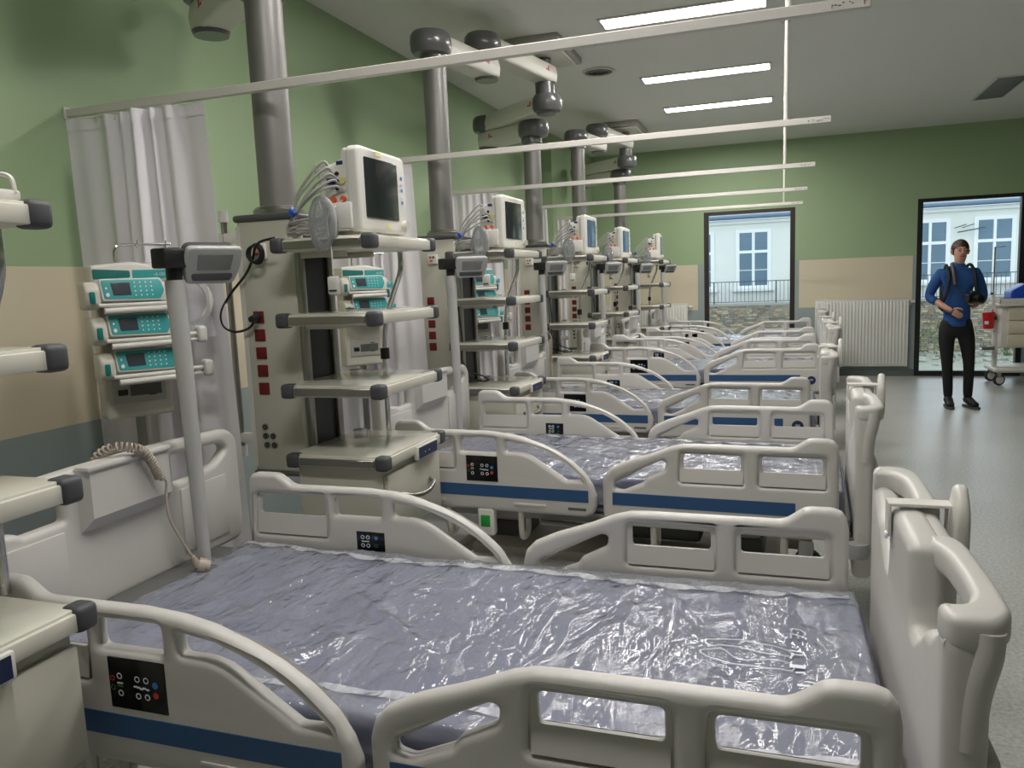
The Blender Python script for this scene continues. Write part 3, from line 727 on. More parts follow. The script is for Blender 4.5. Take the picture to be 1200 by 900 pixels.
def wrap_mesh():
    nx, ny = 250, 150; V = []; F = []
    x0, x1 = -1.655, .204
    prof = []           # cross profile: side, over, side
    for j in range(ny):
        v = -0.52+1.04*j/(ny-1)
        if abs(v) <= .40: prof.append((v, 0.0))
        else:
            e = abs(v)-.40; sg = 1 if v > 0 else -1
            a = min(e, .03)/.03*PI/2; prof.append((sg*(.40+.012*math.sin(a)), -(.012*(1-math.cos(a)))-max(0, e-.019)))
    for i in range(nx):
        u = i/(nx-1); x = x0+(x1-x0)*u
        for j in range(ny):
            y, dz = prof[j]; d = wrap_z(x, y)
            wob = .010*noise.noise(Vector((x*7, y*3+dz*20, 7.7)))
            z = TOPZ+d+dz
            if u < .02: z -= (.02-u)*2.2
            if u > .985: z -= (u-.985)*5.5
            yy = y+(wob*(1 if y > 0 else -1) if dz < -.012 else 0)
            V.append((x, yy, z))
    for i in range(nx-1):
        for j in range(ny-1): F.append((i*ny+j, (i+1)*ny+j, (i+1)*ny+j+1, i*ny+j+1))
    m = MB('plastic_wrap'); m.add(V, F); return m.mesh('plastic_wrap', True, 180)
def tape_mesh(yc, w):
    V = []; F = []; n = 260
    for i in range(n):
        x = -1.6+1.76*i/(n-1); y = yc+.012*math.sin(x*7)+.010*noise.noise(Vector((x*6, 0, 3)))
        if x < -.9 and yc > 0: y += min(.03, (x+.9)*-.05)
        for k in range(4):
            yy = y+w*(k/3-.5); V.append((x, yy, TOPZ+wrap_z(x, yy)+.0022+.002*math.sin(x*55+k)))
    for i in range(n-1):
        for k in range(3): F.append((i*4+k, (i+1)*4+k, (i+1)*4+k+1, i*4+k+1))
    m = MB('plastic_tape'); m.add(V, F); return m.mesh('seam_tape', True, 180)
WRAP = wrap_mesh(); TAPE = tape_mesh(.35, .026); TAPE2 = tape_mesh(-.345, .022)
m = MB('mattress_blue', 'navy'); m.box((-.727, 0, .535), (1.83, .79, .132), .028, 4)
m.use(1); m.box((-.727, 0, .497), (1.836, .796, .05), .012, 2); MATTRESS = m.mesh('mattress_body')
for i, (x, y, th, dz) in enumerate(BED_POSE):
    t = empty('mattress', (x, y, dz), th, 'blue mattress in clear plastic film on %s' % ['the bed with the coiled cord', 'the second bed of the row', 'the third bed of the row', 'the fourth, slightly higher bed', 'the next to last bed', 'the last bed by the window'][i], 'mattress', 'wrapped mattresses')
    obj('mattress_body', MATTRESS, t); w = obj('plastic_wrap', WRAP, t); obj('seam_tape', TAPE, t)
    if i == 0:
        obj('seam_tape', TAPE2, t)
        # printed marks on the film of the nearest bed
        def marks(bm, xc, yc, name):
            for v in bm.verts:
                # text right runs towards -y, text up towards +x
                X = xc+v.co.y; Y = yc-v.co.x; v.co = Vector((X, Y, TOPZ+wrap_z(X, Y)+.006+v.co.z*0))
            mm = MB('icon_white'); mm.addbm(bm); mm.build(name, t, smooth=False)
        bm = text_mesh('CE', .05); bmesh.ops.triangulate(bm, faces=bm.faces); marks(bm, .036, .119, 'film_print')
        mm = MB('icon_white')
        def stroke(pts, r=.0013, closed=False):
            P = [Vector((a, b, TOPZ+wrap_z(a, b)+.0032)) for a, b in [(p.x+.15, p.y-.065) for p in smooth_path([(q[0], q[1], 0) for q in pts], 5, closed)]]
            mm.tube(P, r, 5, closed)
        stroke([(-.30,.115),(-.24,.135),(-.19,.12),(-.13,.10),(-.13,.075),(-.19,.08),(-.24,.10),(-.29,.085)], .0013, True)
        stroke([(-.31,.055),(-.27,.075),(-.23,.04),(-.18,.05),(-.13,.045),(-.13,.015),(-.2,.02),(-.26,.02)], .0013, True)
        o = mm.build('film_outline', t); o['kind'] = 'stuff'
        mm = MB('icon_white')
        for k, (a, b, wv, hv) in enumerate(((-.03,.10,.05,.006), (-.03,.085,.04,.006), (-.015,.09,.006,.03), (-.04,.075,.006,.04), (-.03,.03,.05,.02), (-.025,.005,.03,.008), (.0,-.03,.05,.006), (-.02,-.045,.04,.012))):
            a += .064; b -= .06; mm.box((a, b, TOPZ+wrap_z(a, b)+.004), (wv*.6, hv*.7, .0008), 0, 1, (0, 0, .2*(k % 3-1)))
        o = mm.build('film_symbols', t, smooth=False); o['kind'] = 'stuff'
# ------------------------------------------------------------------ supply pendants (column, console, shelves, drawer)
SHELF_Z = (1.575, 1.315, 1.065, .815)
def bumper(m, x, y, z): m.box((x, y, z-.022), (.05, .05, .052), .012, 3)
def make_pendant():
    t = empty('supply_pendant', (0, 0, 0))
    c = MB('beige_metal'); c.bx(-.645, -.405, .145, .385, .71, 1.665, .012, 3); c = c.build('console', t)
    m = MB('dark_grey'); m.bx(-.655, -.39, .135, .395, 1.655, 1.682, .012, 3); m.build('console_lid', c)
    m = MB('chassis_dark'); m.bx(-.65, -.40, .14, .39, .695, .715, .006); m.build('console_base', c)
    m = MB('white_plastic'); m.bx(-.652, -.640, .17, .19, .73, 1.64, .003); m.bx(-.648, -.63, .143, .147, .73, 1.64); m.build('edge_trim', c, smooth=False)
    for k in range(5):
        z = 1.303-.0675*k; x = -.575
        m = MB('socket_red', 'black'); m.box((x, .1435, z), (.046, .006, .046), .003, 2); m.disc((x, .1405, z), .019, (0, -1, 0), 20, .016, .0008); m.use(1).disc((x-.007, .1405, z), .0028, (0, -1, 0), 8, 0, .0008); m.disc((x+.007, .1405, z), .0028, (0, -1, 0), 8, 0, .0008); m.build('power_socket', c)
    for x, z in ((-.585, .885), (-.585, .85), (-.552, .85), (-.582, .815), (-.549, .815)):
        m = MB('steel', 'black'); m.disc((x, .145, z), .013, (0, -1, 0), 18, 0, .005); m.use(1).disc((x, .1399, z), .009, (0, -1, 0), 16, 0, .001); m.use(0).disc((x, .1387, z), .004, (0, -1, 0), 10, 0, .001); m.build('earth_terminal', c)
    m = MB('white_plastic', 'icon_green', 'icon_red'); m.box((-.545, .137, 1.545), (.062, .02, .056), .005, 2); m.use(1).box((-.535, .126, 1.556), (.014, .004, .012)); m.use(2).box((-.555, .126, 1.556), (.012, .004, .012)); m.box((-.55, .126, 1.535), (.02, .004, .008)); m.build('switch_box', c)
    m = MB('black'); m.bx(-.405, -.398, .185, .35, .73, 1.63); m.build('rear_channel', c, smooth=False)
    for y in (.17, .365):
        m = MB('steel'); m.bx(-.405, -.385, y-.018, y+.018, .72, 1.64, .004); m.build('mounting_rail', t)
    m = MB('steel'); m.lathe([(.095, 1.68), (.095, 1.70), (.085, 1.712), (.07, 1.716)], 28, Matrix.Translation((-.535, .265, 0))); m.build('column_flange', t)
    for k, z in enumerate(SHELF_Z):
        m = MB('shelf_top', 'cream_plastic'); m.bx(-.39, -.012, .012, .488, z-.012, z, .004, 2)
        m.use(1); m.bx(-.385, -.003, .004, .496, z-.042, z-.006, .004, 2); s = m.build('shelf', t)
        for x, y in ((-.018, .018), (-.022, .487), (-.375, .018), (-.375, .482)):
            b = MB('bumper'); bumper(b, x, y, z); b.build('corner_bumper', s)
        m = MB('steel'); m.bx(-.345, -.045, -.004, .006, z-.036, z-.010, .002, 1); m.build('equipment_rail', s)
        for q, y in enumerate((.17, .365)):
            b = MB('beige_metal'); b.bx(-.388, -.2, y-.012, y+.012, z-.062, z-.041, .003); b.build('shelf_bracket', s)
    m = MB('beige_metal'); m.bx(-.372, -.03, .03, .47, .505, .768, .006, 2); d = m.build('drawer_unit', t)
    m = MB('beige_metal'); m.bx(-.03, -.012, .032, .468, .515, .745, .006, 2); m.build('drawer_front', d)
    m = MB('steel'); m.tube(smooth_path([(-.014, .13, .655), (.012, .15, .645), (.026, .21, .635), (.028, .25, .633), (.026, .29, .635), (.012, .35, .645), (-.014, .37, .655)], 5), .009, 10); m.build('drawer_handle', d)
    m = MB('white_plastic', 'navy', 'icon_white'); m.bx(-.012, .006, .24, .42, .752, .803, .004, 2); m.use(1).bx(.006, .008, .25, .41, .757, .798); m.use(2)
    for y in (.30, .335): m.disc((.008, y, .775), .003, (1, 0, 0), 8, 0, .001)
    m.build('display_strip', d)
    m = MB('chrome'); m.tube(smooth_path([(-.165, .525, 1.55), (-.168, .525, 1.46), (-.20, .525, 1.38), (-.24, .525, 1.28), (-.258, .525, 1.17), (-.262, .525, 1.0), (-.262, .525, .80)], 5), .0105, 10); m.build('support_rod', t)
    m = MB('black'); m.cyl((-.259, .525, 1.105), (-.259, .525, 1.15), .019, n=14); m.build('rod_clamp', t)
    m = MB('steel'); m.cyl((-.845, .33, .72), (-.845, .33, 1.70), .0125, n=12); sp = m.build('side_pole', t)
    for z in (1.70, .74):
        m = MB('white_plastic'); m.cyl((-.845, .33, z-.02), (-.845, .33, z+.025), .019, n=14); m.build('pole_cap', sp)
    for z in (1.615, .80):
        m = MB('white_plastic'); m.bx(-.865, -.64, .318, .342, z-.02, z+.02, .004); m.build('pole_arm', sp)
    return t
P0 = make_pendant()
PEND = [(-1.255, .60, 0, 0), (-1.28, 2.34, 0, 1), (-1.385, 4.07, -.042, 0), (-1.335, 5.78, -.038, 1), (-1.385, 7.44, -.06, 0), (-1.27, 9.0, -.042, 1)]
PLBL = ['supply pendant with four shelves beside the near rail of the corded bed', 'supply pendant with shelves between the corded bed and the second bed', 'supply pendant with shelves between the second and third beds', 'supply pendant with shelves between the third and fourth beds', 'supply pendant with shelves between the fourth and fifth beds', 'supply pendant with shelves between the two beds nearest the window']
PND = [P0 if i == 0 else copy_tree(P0) for i in range(6)]
for i, (x, y, a, k) in enumerate(PEND):
    PND[i].location = (x, y, 0); PND[i].rotation_euler = (0, 0, a); tag(PND[i], PLBL[i], 'supply pendant', 'pendants between the beds')
def pw(i, p):
    x, y, a, k = PEND[i]; c, s = math.cos(a), math.sin(a)
    return Vector((x+c*p[0]-s*p[1], y+s*p[0]+c*p[1], p[2] if len(p) > 2 else 0))
def pl(i, w):
    x, y, a, k = PEND[i]; c, s = math.cos(a), math.sin(a); dx, dy = w[0]-x, w[1]-y
    return Vector((c*dx+s*dy, -s*dx+c*dy, w[2]))
def arm(i, a, b, z, cap_at_b=True, cap_at_a=False):
    A, B = pl(i, (a[0], a[1], z)), pl(i, (b[0], b[1], z)); d = B-A; L = d.length; ang = math.atan2(d.y, d.x)
    M = Matrix.Translation(A) @ Matrix.Rotation(ang, 4, 'Z')
    m = MB('arm_white')
    prof = rnd([(-.07,-.062,.02),(.07,-.062,.02),(.078,.0,.01),(.062,.066,.02),(-.062,.066,.02),(-.078,.0,.01)], .01, 3)
    n = len(prof); V = []
    for x in (-.055, L+.02): V += [(x, q[0], q[1]) for q in prof]
    m.add(V, [(j, (j+1) % n, n+(j+1) % n, n+j) for j in range(n)]+[tuple(range(n-1, -1, -1)), tuple(range(n, 2*n))], M)
    o = m.build('pendant_arm', PND[i])
    if cap_at_b:
        m = MB('cap_grey'); mm = M @ Matrix.Translation((L+.025, 0, .002))
        m.lathe([(.07, -.066), (.098, -.060), (.112, -.040), (.116, 0), (.112, .040), (.098, .060), (.07, .066)], 28, mm @ Matrix.Scale(1.12, 4, (1, 0, 0))); m.build('arm_cap', o)
    m = MB('cap_grey'); m.lathe([(.072, -.078), (.08, -.060)], 24, M @ Matrix.Translation((-.012, 0, 0))); m.build('joint_cover', o)
    if cap_at_a:
        m = MB('cap_grey'); m.lathe([(.07, -.064), (.096, -.058), (.108, -.038), (.112, 0), (.108, .038), (.096, .058), (.07, .064)], 28, M @ Matrix.Translation((-.02, 0, 0))); m.build('arm_cap', o)
    m = MB('icon_red')      # small emblem printed on the flank
    for s in (-1, 1):
        m.box(tuple(M @ Vector((.09, s*.0765, .012))), (.012, .003, .035), 0, 1, M.to_3x3().to_4x4())
        m.box(tuple(M @ Vector((.115, s*.0765, .004))), (.026, .003, .010), 0, 1, M.to_3x3().to_4x4())
    m.build('arm_emblem', o, smooth=False)
    return o
def column(i, z1):
    m = MB('metallic_paint'); cx, cy = -.535, .265
    m.cyl((cx, cy, 1.70), (cx, cy, z1), .068, n=40); m.build('column', PND[i])
    m = MB('cap_grey'); m.lathe([(.07, z1-.03), (.082, z1-.025), (.082, z1+.02), (.07, z1+.03)], 28, Matrix.Translation((cx, cy, 0))); m.build('column_collar', PND[i])
def joint(i, w, z0, z1):
    m = MB('cap_grey'); p = pl(i, (w[0], w[1], 0)); m.cyl((p.x, p.y, z0), (p.x, p.y, z1), .045, n=20); m.build('pivot', PND[i])
TUBES = [(-1.66, 2.42), (-1.66, 5.8), (-1.68, 9.1)]
for k, (tx, ty) in enumerate(TUBES):
    t = empty('ceiling_mount', (tx, ty, ZC), 0, '%s grey ceiling mount with tube carrying two pendants' % ['first', 'second', 'third'][k], 'ceiling mount', 'pendant mounts')
    m = MB('chassis'); m.bx(-.2, .2, -.35, .35, -.05, 0, .008); m.build('mount_plate', t)
    m = MB('arm_white'); m.bx(-.17, .17, -.29, .29, -.07, -.05, .008); m.build('mount_cover', t)
    m = MB('cap_grey'); m.cyl((0, 0, -.46), (0, 0, -.05), .05, n=28); m.build('mount_tube', t)
    m = MB('cap_grey'); m.cyl((0, 0, -.36), (0, 0, -.24), .072, n=28); m.build('tube_collar', t)
    a, b = 2*k, 2*k+1
    ca = pw(a, (-.535, .265)); cb = pw(b, (-.535, .265))
    piv = (tx-.17+.02*k, ty-.85); 
    arm(a, (tx, ty), piv, 2.90); joint(a, piv, 2.70, 2.90)
    arm(a, piv, (ca.x, ca.y), 2.765); column(a, 2.69)
    out = (tx-.64, ty+.50)
    arm(b, (tx, ty), out, 2.69, True, True); joint(b, out, 2.55, 2.69)
    arm(b, out, (cb.x, cb.y), 2.565); column(b, 2.49)
for c in kids(PND[0]):
    if c.name.split('.')[0] == 'drawer_unit':
        for g in kids(c):
            if g.name.split('.')[0] in ('display_strip', 'drawer_handle'): g.location.y -= .09
# white cable hooks on the nearest pendant
for dx in (-.045, .0):
    m = MB('white_plastic'); m.tube(smooth_path([(-.075+dx, .455, 1.590), (-.075+dx, .455, 1.612), (-.06+dx, .46, 1.624), (-.038+dx, .465, 1.617), (-.032+dx, .465, 1.590)], 5), .004, 6); m.build('cable_hook', PND[0])
m = MB('white_plastic'); m.bx(-.36, -.03, .40, .475, 1.5752, 1.595, .004); m.build('hook_tray', PND[0])
# ------------------------------------------------------------------ patient monitors
def make_monitor():
    t = empty('patient_monitor', (0, 0, 0))
    m = MB('white_plastic')
    m.plate(rnd([(-.165,.012),(.165,.012),(.168,.15),(.16,.29),(-.15,.298),(-.165,.285)], .022, 5), [], .05, .012, 'YZ', -.025, 3); m.build('front_bezel', t)
    m = MB('white_plastic')
    prof = [(-.05,.02),(-.05,.29),(-.066,.296),(-.078,.285),(-.082,.258),(-.105,.248),(-.135,.24),(-.15,.22),(-.15,.045),(-.12,.03)]
    m.plate(rnd(prof, .008, 3), [], .29, .008, 'XZ', 0, 2); b = m.build('rear_housing', t)
    m = MB('white_plastic'); m.box((-.085, -.155, .068), (.11, .045, .085), .006, 2); m.build('measuring_module', t)
    m = MB('cream_plastic'); m.bx(-.14, -.02, -.14, .14, 0, .02, .006); m.build('foot', t)
    m = MB('screen_dark'); m.plate(rnd([(-.128,.06),(.098,.06),(.098,.262),(-.128,.262)], .006, 3), [], .003, .001, 'YZ', .0015, 1); m.build('screen', t)
    m = MB('icon_blue', 'icon_white')
    for k in range(5): m.use(1 if k % 2 else 0).box((.001, .13, .215-.022*k), (.003, .012, .012), .002, 1)
    o = m.build('key_column', t); o['kind'] = 'stuff'
    m = MB('cream_plastic'); m.cyl((0, .135, .045), (.016, .135, .045), .016, n=20); m.build('rotary_knob', t)
    for k, (x, z, r, mt) in enumerate(((-.075, .125, .011, 'connector_orange'), (-.112, .125, .011, 'connector_orange'), (-.072, .185, .011, 'connector_yellow'), (-.094, .16, .007, 'black'), (-.094, .185, .007, 'black'), (-.094, .21, .007, 'black'), (-.072, .157, .010, 'cream_plastic'))):
        m = MB(mt); m.disc((x, -.144, z), r, (0, -1, 0), 16, 0, .007); m.build('cable_port', b)
    m = MB('connector_navy'); m.box((-.115, -.152, .185), (.026, .022, .02), .003, 2); m.build('plug', b)
    m = MB('connector_navy'); m.box((-.083, -.1455, .245), (.026, .002, .013), .001, 1); m.build('model_badge', b)
    m = MB('sticker_yellow')
    m.box((.0006, -.03, .28), (.0015, .04, .014)); m.build('yellow_sticker', t, smooth=False)
    m = MB('sticker_yellow'); m.box((.0006, .02, .036), (.0015, .028, .014)); m.build('yellow_sticker', t, smooth=False)
    return t
M0 = make_monitor(); MONS = []
scr = [None, 'screen_dark', 'screen_dark', 'screen_blue', 'screen_blue', 'screen_blue']
for k, i in enumerate((1, 2, 3, 4, 5)):
    o = M0 if k == 0 else copy_tree(M0)
    w = pw(i, (-.05, .20)); o.location = (w.x, w.y, SHELF_Z[0]); o.rotation_euler = (0, 0, PEND[i][2]+(-.03, -.03, .0, .0, .12)[k])
    tag(o, ['white patient monitor on the pendant next to the corded bed', 'white patient monitor on the pendant after the second bed', 'white patient monitor with blue film on the pendant after the third bed', 'white patient monitor with blue film on the pendant after the fourth bed', 'white patient monitor turned aside on the pendant nearest the window'][k], 'patient monitor', 'patient monitors on top shelves')
    MONS.append(o)
    if k >= 2:
        for c in kids(o):
            if c.name.split('.')[0] == 'screen':
                me = c.data.copy(); me.materials.clear(); me.materials.append(MATS['screen_blue']); c.data = me
# sensor cables beside each monitor
def make_cables(seed):
    t = empty('cable_bundle', (0, 0, 0)); rr = random.Random(seed)
    z = SHELF_Z[0]
    for k in range(5):           # leads from the ports sweep over to the loose coil
        a = (-.05-.075-.012*k, .055+.0*k, z+.15+.02*k)
        m = MB('cable_grey'); p = [a, (a[0]-.02, .03, a[2]+.015), (-.22-.02*k, .02+rr.uniform(-.01, .01), z+.13+.015*rr.random()), (-.31, .03, z+.08-.01*k), (-.345+.01*k, .03+.01*k, z+.03), (-.30+.02*k, .035, z+.012+.006*k)]
        m.tube(smooth_path(p, 7), .0042, 6); m.build('sensor_lead', t)
    m = MB('cable_grey')
    for k in range(6):           # loose coil lying on the shelf
        ring = []
        for q in range(22):
            u = 2*PI*q/22; ring.append((-.27+.085*math.cos(u)+rr.uniform(-.006, .006), .06+.045*math.sin(u)+rr.uniform(-.005, .005), z+.010+.008*k+rr.uniform(0, .006)+.02*(1+math.cos(u))*.35))
        m.tube(ring, .0040, 6, True)
    o = m.build('coiled_lead', t); o['kind'] = 'stuff'
    m = MB('cable_grey')
    for k in range(5):           # coil hanging over the shelf edge
        ring = []
        for q in range(24):
            u = 2*PI*q/24; ring.append((-.175+(.036+.003*k)*math.cos(u), -.012+.002*k+rr.uniform(-.002, .002), z+.045+(.072+.003*k)*math.sin(u)))
        m.tube(ring, .0036, 6, True)
    o = m.build('hanging_coil', t); o['kind'] = 'stuff'
    m = MB('plastic_bag'); V = []; F = []
    for s in (0, 1):
        for q in range(24):
            u = 2*PI*q/24; V.append((-.175+.047*math.cos(u), -.024+.034*s, z+.04+.092*math.sin(u)))
    V += [(-.175, -.032, z+.04), (-.175, .018, z+.04)]
    for q in range(24): n = (q+1) % 24; F += [(q, n, 48), (24+n, 24+q, 49), (q, 24+q, 24+n, n)]
    m.add(V, F); m.build('clear_bag', t)
    m = MB('tie_blue'); m.tube([(-.315, .022, z+.085), (-.30, .02, z+.095)], .016, 10); m.build('cable_tie', t)
    m = MB('white_plastic'); m.tube(smooth_path([(-.13, .05, z+.12), (-.16, -.005, z+.06), (-.15, -.008, z-.05), (-.15, -.008, z-.13)], 6), .0025, 6); m.build('thin_lead', t)
    m = MB('white_plastic', 'black'); m.box((-.15, -.006, z-.165), (.044, .02, .062), .008, 2); m.use(1).box((-.15, -.0165, z-.183), (.03, .001, .006)); m.build('lead_block', t)
    return t
for k, i in enumerate((1, 2, 3, 4, 5)):
    t = make_cables(40+k); t.location = (PEND[i][0], PEND[i][1], 0); t.rotation_euler = (0, 0, PEND[i][2])
    tag(t, ['grey sensor cables with blue tie hung beside the monitor next to the corded bed', 'grey sensor cables looped beside the monitor after the second bed', 'grey sensor cables bagged beside the monitor after the third bed', 'grey sensor cables beside the monitor after the fourth bed', 'grey sensor cables beside the monitor nearest the window'][k], 'cables', 'sensor cable bundles')
# black power cord from the first monitor shelf to the top socket
t = empty('power_cord', (-1.85, 2.46, 0), 0, 'black power cord looping from the top shelf to a red socket', 'power cord')
L0 = Vector((-1.85, 2.46, 0))
m = MB('cable_black'); pts = [(-1.70,2.40,1.585), (-1.76,2.40,1.575), (-1.80,2.42,1.555), (-1.835,2.45,1.52), (-1.88,2.46,1.463), (-1.955,2.46,1.393), (-2.003,2.46,1.327), (-1.998,2.46,1.275), (-1.95,2.46,1.252), (-1.891,2.46,1.262), (-1.862,2.46,1.285), (-1.856,2.468,1.297)]
m.tube([p-L0 for p in smooth_path(pts, 7)], .0048, 8); m.build('cord', t)
m = MB('cable_black')
for k in range(3):
    m.tube([(.035+.03*math.cos(u)+.004*k, -.03+.004*k, 1.535+(.028+.004*k)*math.sin(u)) for u in [2*PI*q/18 for q in range(18)]], .0042, 6, True)
m.build('cord_knot', t)
m = MB('cable_black'); m.cyl((-.007, .0195, 1.303), (-.003, -.025, 1.298), .017, .012, 14); m.build('plug', t)
# ------------------------------------------------------------------ infusion pump racks
def make_rack():
    t = empty('pump_rack', (0, 0, 0))
    m = MB('cream_plastic'); m.bx(-.09, .0, -.13, .15, .965, 1.47, .014, 3); r = m.build('rack_body', t)
    m = MB('white_plastic'); m.plate(rnd([(-.145,1.45),(.165,1.45),(.165,1.50),(0.02,1.522),(-.145,1.51)], .012, 4), [], .12, .012, 'YZ', -.03, 2); h = m.build('rack_header', t)
    m = MB('dark_teal'); m.plate(rnd([(-.138,1.462),(.008,1.466),(.008,1.49),(-.138,1.497)], .006, 3), [], .002, .0005, 'YZ', .031, 1); m.build('header_label', h)
    m = MB('teal', 'icon_white'); m.plate(rnd([(.018,1.460),(.16,1.460),(.16,1.492),(.018,1.492)], .004, 3), [], .002, .0005, 'YZ', .031, 1)
    m.use(1).addbm(text_mesh('nS-100', .016), frame_M((.0325, .128, 1.475), (0, 1, 0), (0, 0, 1))); m.build('header_label', h)
    m = MB('chassis', 'black', 'chassis_dark'); m.bx(-.0, .006, -.10, .12, 1.02, 1.115, .003); m.use(2).bx(.006, .007, -.03, .10, 1.045, 1.085); m.use(1).box((.008, -.06, 1.06), (.006, .04, .022), .006, 2); m.box((.008, .06, 1.09), (.004, .03, .004)); m.box((.008, .06, 1.045), (.004, .03, .004)); m.build('power_panel', r)
    m = MB('steel'); m.cyl((-.06, .02, .05), (-.06, .02, .97), .02, n=16); m.build('rack_pole', t)
    for k in range(5):
        a = 2*PI*k/5+.3; m = MB('chassis_dark'); m.tube([(-.06, .02, .085), (-.06+.2*math.cos(a), .02+.2*math.sin(a), .065)], .014, 8); lg = m.build('base_leg', t)
        w = MB('rubber'); w.lathe([(.01, -.012), (.03, -.012), (.03, .012), (.01, .012)], 16, Matrix.Translation((-.06+.2*math.cos(a), .02+.2*math.sin(a), .03)) @ Matrix.Rotation(a, 4, 'Z') @ Matrix.Rotation(PI/2, 4, 'X')); w.build('castor', lg)
    m = MB('chrome'); m.tube(smooth_path([(-.06, -.02, 1.50), (-.06, -.02, 1.56), (-.06, .0, 1.582), (-.06, .05, 1.585), (-.06, .22, 1.588)], 5), .005, 8); hk = m.build('drip_hook_rod', t)
    for y in (.07, .19):
        g = MB('chrome'); g.tube(smooth_path([(-.06, y, 1.587), (-.045, y, 1.575), (-.035, y, 1.583), (-.03, y, 1.60)], 4), .003, 6); g.build('hook', hk)
    return t
def make_pump():
    t = empty('infusion_pump', (0, 0, 0))
    m = MB('white_plastic'); m.box((.045, 0, .004), (.088, .30, .075), .014, 3); m.build('pump_housing', t)
    m = MB('cream_plastic'); m.plate(rnd([(.0,-.05),(.09,-.05),(.11,-.03),(.11,.02),(.085,.045),(.0,.045)], .012, 4), [], .06, .012, 'XZ', -.165, 2); e = m.build('end_block', t)
    m = MB('teal_lever'); m.box((.112, -.168, -.008), (.012, .022, .04), .005, 2); m.build('lever', e)
    m = MB('white_plastic'); m.box((.108, 0, -.036), (.03, .30, .014), .006, 3); m.build('syringe_tray', t)
    m = MB('white_plastic'); m.cyl((.118, -.13, -.055), (.118, .13, -.052), .0105, n=14); m.build('plunger_tube', t)
    T = Matrix.Translation((.092, -.005, .012)) @ Matrix.Rotation(-.22, 4, 'Y')
    m = MB('white_plastic'); m.plate(rnd([(-.125,-.034),(.105,-.038),(.128,-.004),(.112,.042),(-.13,.042)], .010, 4), [], .016, .004, 'YZ', 0, 2, T); p = m.build('panel_frame', t)
    m = MB('teal'); m.plate(rnd([(-.118,-.029),(.102,-.033),(.121,-.003),(.108,.037),(-.123,.037)], .008, 4), [], .002, .0006, 'YZ', .009, 1, T); m.build('front_panel', p)
    m = MB('screen_pump'); m.plate(rnd([(-.082,-.018),(-.012,-.018),(-.014,.026),(-.088,.026)], .003, 2), [], .002, .0006, 'YZ', .0106, 1, T); m.build('screen', p)
    m = MB('icon_white')
    for a in range(4):
        for b in range(4): m.disc(tuple(T @ Vector((.0103, .005+.022*a, .026-.015*b))), .003, tuple(T.to_3x3() @ Vector((1, 0, 0))), 8, 0, .0006)
    m.disc(tuple(T @ Vector((.0103, -.103, -.015))), .007, tuple(T.to_3x3() @ Vector((1, 0, 0))), 14, 0, .0006)
    m.disc(tuple(T @ Vector((.0103, -.106, .008))), .004, tuple(T.to_3x3() @ Vector((1, 0, 0))), 10, 0, .0006)
    o = m.build('keypad', p); o['kind'] = 'stuff'
    m = MB('teal', 'icon_white'); m.box((.085, .155, .0), (.006, .06, .032), .002, 1)
    m.use(1).addbm(text_mesh('P300', .014), frame_M((.0885, .155, .008), (0, 1, 0), (0, 0, 1))); m.build('model_tab', t)
    m = MB('teal_lever'); m.box((.122, .125, -.045), (.022, .016, .045), .006, 2); m.build('clamp_lever', t)
    return t
RACKS = [(-2.2, 2.215, -.55), (-2.2, 3.86, -.62), (-2.2, 5.62, -.62)]
R0 = make_rack(); P_0 = make_pump(); first = [True]
RL = ['rack behind the corded bed', 'rack behind the second bed', 'rack behind the third bed']
for k, (x, y, a) in enumerate(RACKS):
    r = R0 if k == 0 else copy_tree(R0)
    r.location = (x, y, 0); r.scale = (1, .82, 1); r.rotation_euler = (0, 0, a); tag(r, 'white infusion pump '+RL[k].replace('rack', 'rack with teal header', 1), 'pump rack', 'infusion pump racks')
    for q, z in enumerate((1.408, 1.287, 1.163)):
        if k == 1 and q == 2: continue
        p = P_0 if first[0] else copy_tree(P_0); first[0] = False
        c, s = math.cos(a), math.sin(a); oy = (.0, .012, .024)[q]
        p.location = (x+c*.006-s*oy, y+s*.006+c*oy, z); p.rotation_euler = (0, 0, a); p.scale = (1, .82, 1)
        tag(p, '%s white and teal syringe pump on the %s' % (['top', 'second', 'lowest'][q] if k != 1 else ['top', 'lower'][q], RL[k]), 'infusion pump', 'infusion pumps')
        if q > 0:
            g = MB('white_plastic'); g.tube([(.10, .14, -.03), (.10, .225, -.03)], .008, 10); g.tube([(.10, .14, -.05), (.10, .225, -.05)], .005, 8); g.build('drive_rod', p)
            g = MB('white_plastic'); g.box((.10, .24, -.032), (.05, .042, .06), .012, 3); g.build('drive_head', p)
# coil of clear tubing in a bag beside the first rack
t = empty('infusion_tubing', (-2.08, 2.36, 0), 0, 'coil of white infusion tubing in a clear bag beside the first pump rack', 'tubing')
m = MB('white_plastic')
for k in range(4): m.tube([((.078+.004*k)*math.cos(u)*.75, (.078+.004*k)*math.cos(u)*.62+.003*k, 1.375+(.08+.003*k)*math.sin(u)) for u in [2*PI*q/28 for q in range(28)]], .0042, 6, True)
o = m.build('tube_coil', t); o['kind'] = 'stuff'
m = MB('plastic_bag'); V = []; F = []
for i_ in range(9):
    for j in range(12):
        u, v = i_/8-.5, j/11-.5; V.append((u*.15+.006*math.sin(9*v), u*.13-.02+.012*math.sin(7*u+5*v), 1.38+v*.28))
for i_ in range(8):
    for j in range(11): F.append((i_*12+j, (i_+1)*12+j, (i_+1)*12+j+1, i_*12+j+1))
m.add(V, F); m.build('clear_bag', t)
m = MB('chrome'); m.tube([(0, -.015, 1.47), (-.03, -.01, 1.53), (-.07, 0, 1.582)], .0025, 6); m.build('hanger', t)
